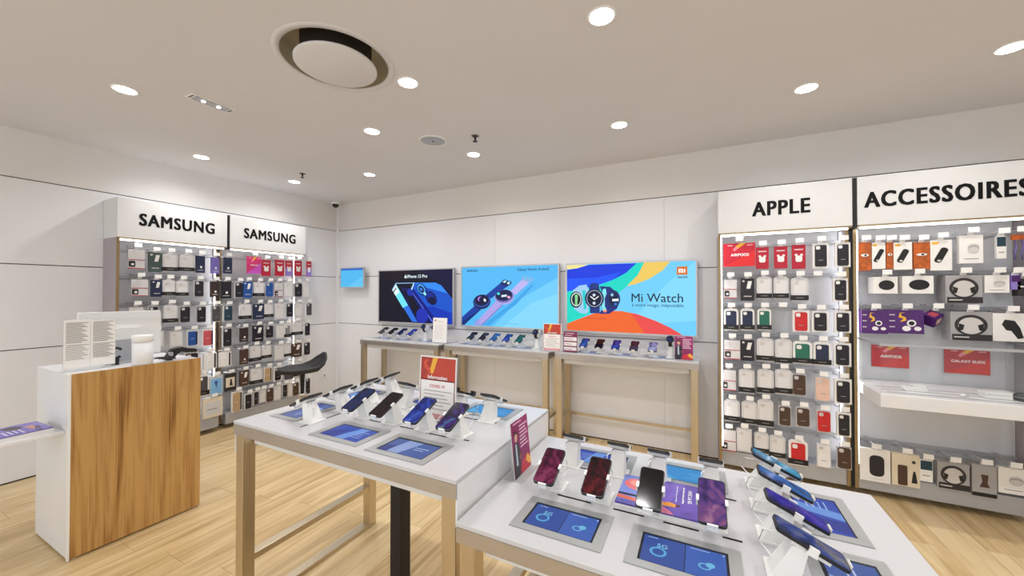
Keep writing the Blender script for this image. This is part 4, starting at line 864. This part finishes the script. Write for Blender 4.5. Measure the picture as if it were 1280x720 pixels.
# the wall tables: phones, then one watch-like device on a post
def watch_on_stand(x, y, z, label, slabel, group, sgroup):
    t = thing('watch_stand', slabel, 'watch stand', (x, y, z), 0, sgroup)
    m = MB(); m.taper((0, .01, .006), .05, .05, (0, 0, .115), .03, .026, 'white_plastic'); m.build('post', t, bevel=.003)
    m = MB(); m.box(-.04, -.036, 0, .04, .045, .006, 'white_plastic'); m.build('base_plate', t)
    m = MB(); m.lathe([(.039, -.028), (.043, -.024), (.043, .024), (.039, .028)], 'white_plastic', 20, Matrix.Translation((0, 0, .148)) @ Matrix.Rotation(PI/2, 4, 'Y')); m.build('cuff', t)
    q = thing('smartwatch', label, 'smartwatch', (x, y, z+.148), 0, group); q.rotation_euler = (-.5, 0, 0); q.scale = (1.3, 1.3, 1.3)
    m = MB(); m.lathe([(.0, 0), (.023, 0), (.026, .003), (.026, .009), (.022, .012), (0, .012)], 'black_plastic', 28, Matrix.Translation((0, -.0348, 0)) @ Matrix.Rotation(PI/2, 4, 'X')); m.build('case', q)
    m = MB(); m.lathe([(0, 0), (.019, 0), (.019, .001), (0, .001)], 'w_navy', 24, Matrix.Translation((0, -.0468, 0)) @ Matrix.Rotation(PI/2, 4, 'X')); m.build('dial', q)
    m = MB(); n = 22
    for i in range(n):
        a0, a1 = 2*PI*i/n, 2*PI*(i+1)/n
        m.add([(sx*.012, -r*math.cos(a), r*math.sin(a)) for a in (a0, a1) for r in (.0343, .037) for sx in (-1, 1)], [(0, 1, 3, 2), (4, 6, 7, 5), (2, 3, 7, 6), (0, 4, 5, 1), (0, 2, 6, 4), (1, 5, 7, 3)], 'black_soft')
    m.build('strap', q)
WB = [('leftmost', -.21, [1.19, 1.35, 1.505, 1.67, 1.85, 2.01], ['w_brown', 'w_brown', 'w_navy', 'w_indigo', None, None]),
      ('middle', -.20, [2.54, 2.69, 2.835, 2.99, 3.14, 3.32], ['w_brown', 'w_brown', 'w_blue', 'w_galaxy', 'w_green', None]),
      ('rightmost', -.20, [3.84, 3.99, 4.145, 4.31, 4.47, 4.615], ['w_galaxy', 'w_off', 'w_galaxy', 'w_dusk', 'w_pale', None])]
for nm, y, xs, ws in WB:
    for k, (x, w) in enumerate(zip(xs, ws)):
        if w: phone_on_stand(x, y, HB, 0, 'smartphone, %s from left on the %s wall table' % (nth(k), nm), 'white phone stand, %s from left on the %s wall table' % (nth(k), nm), w, G('wall tables'), S('wall tables'))
        else: watch_on_stand(x, y, HB, 'black round smartwatch, %s device from left on the %s wall table' % (nth(k), nm), 'white watch stand, %s stand from left on the %s wall table' % (nth(k), nm), 'smartwatches on the wall tables', 'watch stands on the wall tables')

# upright signs on the tables
def stand_sign(label, x, y, z, rz, w, h, shapes, lean=0.06, group='upright table signs'):
    t = thing('table_sign', label, 'sign', (x, y, z), rz, group)
    Ml = Matrix.Rotation(-lean, 4, 'X')
    m = MB(); m.box(-w/2-.003, .002, .004, w/2+.003, .0045, h+.008, 'clear_plastic', Ml); m.box(-w/2-.003, -.03, 0, w/2+.003, .05, .003, 'clear_plastic'); m.build('acrylic_holder', t)
    m = MB(); m.box(-w/2, .0006, .005, w/2, .0016, h+.005, 'white_paper', Ml); m.build('sheet', t)
    p = picture('print', t, w, h, shapes, 0, tuple(Ml @ Vector((0, 0, .005+h/2))), (-lean, 0, 0), 0, .3, step=.00015)
    return t
INFO = [('r', 'F2EEEC', (0, 0, 1, 1)), ('r', '7A1A10', (.03, .02, .97, .98)), ('r', 'C2381C', (.03, .02, .97, .42)), ('p', 'A82A16', [(.03, .02), (.5, .02), (.03, .42)]), ('r', 'F4F0EE', (.06, .38, .94, .96)), ('r', '7A1A10', (.03, .36, .97, .385)), ('r', 'F4F0EE', (.05, .385, .95, .90)), ('r', 'E0A0A4', (.05, .90, .95, .97)),
        ('p', 'F0B030', [(.31, .28), (.22, .20), (.30, .19), (.36, .02), (.50, .02), (.38, .27)]), ('p', 'D84A2A', [(.10, .12), (.16, .05), (.24, .06), (.18, .12), (.30, .21), (.31, .28), (.14, .20)]),
        ('t', 'FFFFFF', 'Information', (.5, .33, .52), .02), ('t', 'D0485A', 'COVID 19', (.5, .47, .40), .02), ('l', 'A8A4A4', (.14, .54, .9, .82, 6, .012))]
stand_sign('tall red and white information sign on the taller display table', 3.755, -2.45, H1, 0, .212, .292, INFO)
stand_sign('small red and white information sign on the middle wall table', 3.532, -.33, HB, 0, .19, .27, INFO)
stand_sign('white text sheet standing on the leftmost wall table', 2.145, -.33, HB, 0, .20, .285, [('r', 'F4F3F1', (0, 0, 1, 1)), ('p', 'A03A38', [(.10, .10), (.16, .06), (.20, .06), (.18, .14), (.14, .16)]), ('p', 'D0A080', [(.22, .12), (.28, .06), (.26, .14)]), ('l', 'B0AAB0', (.34, .14, .72, .14, 1, .015)), ('l', 'D2CED0', (.14, .30, .86, .84, 10, .01))])
stand_sign('small purple price sign with white strips on rightmost wall table', 3.715, -.31, HB, 0, .14, .20, [('r', '7A1848', (0, 0, 1, 1)), ('l', 'E8C8D8', (.1, .08, .8, .18, 2, .03)), ('r', 'F0EEF0', (.05, .28, .95, .46)), ('r', 'F0EEF0', (.05, .52, .95, .70)), ('r', 'F0EEF0', (.05, .76, .95, .92)), ('l', 'A87890', (.1, .36, .7, .36, 1, .03)), ('l', 'A87890', (.1, .60, .6, .60, 1, .03)), ('l', 'A87890', (.1, .84, .66, .84, 1, .03))])
ADV = [('r', '8A1A5E', (0, 0, 1, 1)), ('p', 'A0246E', [(.4, 0), (1, 0), (1, .7)]), ('p', 'C8243A', [(.3, 1), (.5, .78), (.9, .72), (1, .8), (1, 1)]), ('p', 'F0B040', [(.70, .82), (.82, .72), (1, .84), (1, .95), (.86, .92)]), ('p', '22222E', [(.02, 1), (.05, .5), (.16, .38), (.34, .40), (.44, .62), (.36, 1)]), ('p', 'B8C4D0', [(.16, .42), (.24, .40), (.26, .8), (.16, .8)]), ('e', 'D8A890', (.22, .29, .085, .085)), ('p', '3A2420', [(.13, .26), (.15, .19), (.24, .17), (.31, .22), (.30, .26), (.22, .22)]), ('e', '8A4A3A', (.40, .68, .07, .05)), ('l', 'E4A8C8', (.1, .03, .6, .03, 1, .03)), ('l', 'F0C8DC', (.44, .12, .94, .50, 7, .028))]
stand_sign('magenta advert card with a figure, right end of rightmost wall table', 4.725, -.26, HB, 0, .145, .20, ADV)
stand_sign('magenta advert card standing at left edge of the lower table', 4.226, -2.497, H2, PI/2, .15, .21, ADV, .10)
# brochures
def brochure(name, label, x, y, z, rz, w, d, n, shapes, cat='brochure'):
    t = thing(name, label, cat, (x, y, z), rz)
    m = MB()
    for k in range(n): m.box(-w/2+.0008*(k % 3), -d/2+.0006*(k*2 % 3), k*.004, w/2-.0006*(k % 2), d/2, k*.004+.0034, 'white_paper' if k < n-1 else 'brochure_cover')
    m.build('pages', t); picture('cover_print', t, w-.003, d-.003, shapes, -(n*.004), None, (-PI/2, 0, 0), 0, .25, step=.00015)
    return t
mat('brochure_cover', '6A58B0', .3)
brochure('brochure_stack', 'stack of violet brochures with white lettering on the lower table', 4.808, -2.462, H2, 0, .145, .225, 5, [('r', '7A62C0', (0, 0, 1, 1)), ('p', '6A50B2', [(0, 1), (.5, 0), (1, 0), (1, 1)]), ('p', 'D87A9A', [(0, 1), (0, .8), (.2, .9), (.3, 1)]), ('t', 'FFFFFF', 'AVEC LA 5G', (.60, .38, .62), .03, -PI/2), ('p', 'E0983A', [(.0, .72), (.18, .66), (.34, .70), (.3, .78), (.05, .8)]), ('e', '5A2A2A', (.36, .72, .05, .03)), ('l', 'FFFFFF', (.30, .12, .32, .6, 12, .03)), ('l', 'FFFFFF', (.44, .12, .48, .6, 12, .03)), ('l', 'FFFFFF', (.86, .1, .96, .9, 9, .06))])
brochure('brochure', 'blue brochure with pink picture under the black-display phone', 4.660, -2.452, H2, 0, .135, .215, 3, [('r', '7C8ED8', (0, 0, 1, 1)), ('e', 'E87A80', (.42, .3, .36, .2)), ('e', 'F0A090', (.42, .26, .22, .1)), ('r', '2A2038', (0, .66, 1, .72)), ('p', 'D87060', [(0, .74), (.7, .78), (1, .9), (0, .84)]), ('r', '6A64B8', (0, .88, 1, 1))])

# ---------------------------------------------------------------- counter and what stands on it
CX0, CX1, CY0, CY1, CH = 1.16, 1.709, -3.084, -2.468, 1.038
t = thing('sales_counter', 'tall sales counter with oak front panel and white sides', 'counter', ((CX0+CX1)/2, (CY0+CY1)/2, 0))
cw, cd = CX1-CX0, CY1-CY0
m = MB(); m.box(-cw/2, -cd/2, .012, -cw/2+.5, -cd/2+.018, CH-.018, 'white_laminate'); m.box(cw/2-.05, -cd/2, .012, cw/2-.019, -cd/2+.018, CH-.018, 'white_laminate'); m.build('side_panel', t)
m = MB(); m.box(-cw/2, cd/2-.018, .012, cw/2-.019, cd/2, CH-.018, 'white_laminate'); m.build('side_panel', t)
m = MB(); m.box(-cw/2+.02, -cd/2+.018, .012, -cw/2+.04, cd/2-.018, CH-.2, 'white_laminate'); m.build('staff_panel', t)
m = MB(); m.box(-cw/2+.01, -cd/2+.02, .0, cw/2-.03, cd/2-.02, .012, 'dark_gap'); m.build('plinth', t)
m = MB(); m.box(cw/2-.019, -cd/2+.006, .010, cw/2, cd/2, CH, 'counter_oak'); m.build('oak_front', t)
m = MB(); m.box(cw/2-.021, -cd/2-.002, .004, cw/2+.001, -cd/2+.006, CH, 'white_plastic'); m.build('white_edge_trim', t)
m = MB(); m.box(-cw/2, -cd/2-.001, CH-.018, cw/2-.021, cd/2, CH-.002, 'white_laminate'); m.build('worktop', t, bevel=.002)
m = MB(); m.lathe([(0, 0), (.02, 0), (.02, .008), (0, .008)], 'white_plastic', 12, Matrix.Translation((cw/2-.03, cd/2-.03, 0))); m.build('foot', t)
m = MB(); m.lathe([(0, 0), (.02, 0), (.02, .008), (0, .008)], 'white_plastic', 12, Matrix.Translation((cw/2-.03, -cd/2+.03, 0))); m.build('foot', t)
t = thing('side_shelf', 'small white shelf fixed to the left side of the counter', 'shelf', (1.49, CY0-.001, .70))
m = MB(); m.box(-.15, -.31, .0, .155, 0, .018, 'white_laminate'); m.build('board', t, bevel=.002)
m = MB(); m.box(-.15, -.322, -.004, .155, -.31, .030, 'white_plastic'); m.build('front_lip', t)
brochure('magazine_stack', 'stack of purple magazines on the shelf beside the counter', 1.505, -3.22, .7185, .05, .24, .19, 7, [('r', '7C70C4', (0, 0, 1, 1)), ('p', '8A7ED2', [(0, 0), (.6, 0), (.2, 1), (0, 1)]), ('p', '2A2030', [(.1, .5), (.3, .35), (.5, .5), (.45, .7), (.15, .75)]), ('p', 'D89A84', [(.35, .2), (.7, .15), (.75, .3), (.4, .38)]), ('p', '3A3078', [(.5, .1), (.95, .2), (.95, .3), (.5, .2)]), ('l', 'D8D4F4', (.55, .5, .95, .8, 4, .04))], 'magazine')
t = thing('desktop_monitor', 'white desktop monitor seen from behind on the counter', 'monitor', (1.40, -2.775, CH-.0015))
m = MB(); m.prism(rrect(.40, .30, .008, 0, .185, 3), 0, .026, 'white_plastic', Matrix.Rotation(PI/2, 4, 'Z')); m.build('shell', t)
m = MB(); m.prism(rrect(.395, .045, .006, 0, .308, 3), -.0042, 0, 'white_laminate', Matrix.Rotation(PI/2, 4, 'Z')); m.build('upper_band', t)
m = MB(); m.prism(rrect(.13, .13, .01, .02, .16, 3), -.03, -.0005, 'white_plastic', Matrix.Rotation(PI/2, 4, 'Z')); m.build('mount_block', t)
m = MB(); m.prism(rrect(.37, .27, .004, 0, .187, 2), .0262, .028, 'w_navy', Matrix.Rotation(PI/2, 4, 'Z')); m.build('display', t)
m = MB(); m.box(-.008, -.045, .0, .03, .09, .15, 'grey_metal', Matrix.Translation((.02, 0, 0))); m.build('neck', t)
m = MB(); m.box(-.07, -.11, 0, .10, .13, .010, 'grey_metal'); m.build('foot', t, bevel=.003)
t = thing('document_holder', 'clear stand with two printed pages on the counter', 'document holder', (1.61, -2.978, CH), PI/2)
m = MB(); m.box(-.108, .006, 0, .108, .009, .305, 'clear_plastic'); m.box(-.108, .009, 0, .108, .055, .003, 'clear_plastic'); m.build('acrylic', t)
for k, x in enumerate((-.054, .054)):
    m = MB(); m.box(x-.052, .003, .02, x+.052, .005, .30-.004*k, 'white_paper'); p = m.build('page', t)
    picture('print', p, .10, .27, [('l', '8E8C8C', (.06, .04, .94, .46, 15, .014)), ('l', '949292', (.06, .52, .98, .82, 9 if k == 0 else 12, .012))], .0024, (x, 0, .16), None, 0, .6)
t = thing('canister', 'white lidded cylindrical canister on the counter', 'canister', (1.655, -2.76, CH))
m = MB(); m.lathe([(.0, 0), (.048, 0), (.050, .004), (.050, .145), (0, .145)], 'white_laminate', 36); m.build('body', t)
m = MB(); m.lathe([(.0505, .146), (.0525, .148), (.0525, .182), (.049, .187), (0, .189)], 'white_plastic', 36); m.build('lid', t)
t = thing('barcode_scanner', 'black handheld barcode scanner with coiled cable on the counter', 'scanner', (1.62, -2.57, CH), .5)
m = MB(); m.prism([(-.05, .045), (-.03, .075), (.02, .085), (.06, .07), (.11, .06), (.11, .035), (.05, .04), (.02, .05), (.0, .035), (-.03, .0), (-.06, 0), (-.065, .02)], -.022, .022, 'black_plastic', Matrix.Rotation(PI/2-.5, 4, 'Z')); m.build('body', t, bevel=.005)
m = MB(); m.tube([(.03*math.cos(a*.9)+.0, -.05+.03*math.sin(a*.9)-.004*a, .012+.001*a) for a in range(22)], .004, 'black_plastic', 6); m.build('cable', t)
m = MB(); m.box(-.012, -.055, .03, .016, -.047, .055, 'grey_metal'); m.build('scan_window', t)
t = thing('desk_cable', 'black curled cable left of the canister behind the counter edge', 'cable', (1.53, -2.845, CH))
m = MB(); m.tube([(0, .03*math.cos(a), .075+.032*math.sin(a)) for a in [k*.35+.6 for k in range(15)]], .008, 'black_plastic', 7); m.build('loop', t)
m = MB(); m.box(-.012, -.02, 0, .012, .012, .05, 'black_plastic'); m.build('plug', t)

# ---------------------------------------------------------------- bar stool
t = thing('bar_stool', 'black bar stool with raised back edge and steel post', 'stool', (1.20, -1.36, 0), 0)
SMt = Matrix.Rotation(-.15, 4, 'Z')
def seat_mesh():
    m = MB(); nu, nv = 18, 14
    def top(u, v):
        # long axis along local y (front -, back +)
        a = u*2*PI
        r = v
        x = .185*r*math.cos(a); y = .235*r*math.sin(a)
        lift = max(0, y-.07); z = .735+lift*lift*4.6-.012*(1-r*r)
        return x, y+.0, z
    rows = []
    for j in range(nv+1):
        rows.append([top(i/nu, j/nv) for i in range(nu)])
    vs = [p for r in rows for p in r]; fs = []
    for j in range(nv):
        for i in range(nu):
            k = (i+1) % nu; fs.append((j*nu+i, (j+1)*nu+i, (j+1)*nu+k, j*nu+k))
    o = len(vs)
    vs += [(p[0]*1.02, p[1]*1.02, p[2]-.02) for p in rows[-1]]+[(p[0]*.9, p[1]*.92, p[2]-.045) for p in rows[-1]]+[(0, 0, .68)]
    for i in range(nu):
        k = (i+1) % nu; b = nv*nu
        fs += [(b+i, o+i, o+k, b+k), (o+i, o+nu+i, o+nu+k, o+k), (o+nu+i, o+2*nu, o+nu+k)]
    m.add(vs, fs, 'black_soft', True, SMt); return m
seat_mesh().build('seat', t)
m = MB(); m.lathe([(.032, .02), (.032, .44), (.036, .44), (.036, .47), (.026, .47), (.026, .69)], 'chrome', 20); m.build('post', t)
m = MB(); m.lathe([(0, 0), (.20, 0), (.205, .006), (.16, .014), (.04, .026), (0, .028)], 'chrome', 36); m.build('base', t)
m = MB(); m.lathe([(.05, .672), (.06, .69), (.06, .70), (0, .70)], 'black_plastic', 20); m.build('seat_mount', t)
m = MB(); m.tube([(.16*math.cos(a), .16*math.sin(a)-.0, .26) for a in [k*2*PI/24 for k in range(25)]], .009, 'chrome', 8); m.tube([(-.16, 0, .26), (.16, 0, .26)], .008, 'chrome', 6); m.build('foot_ring', t)
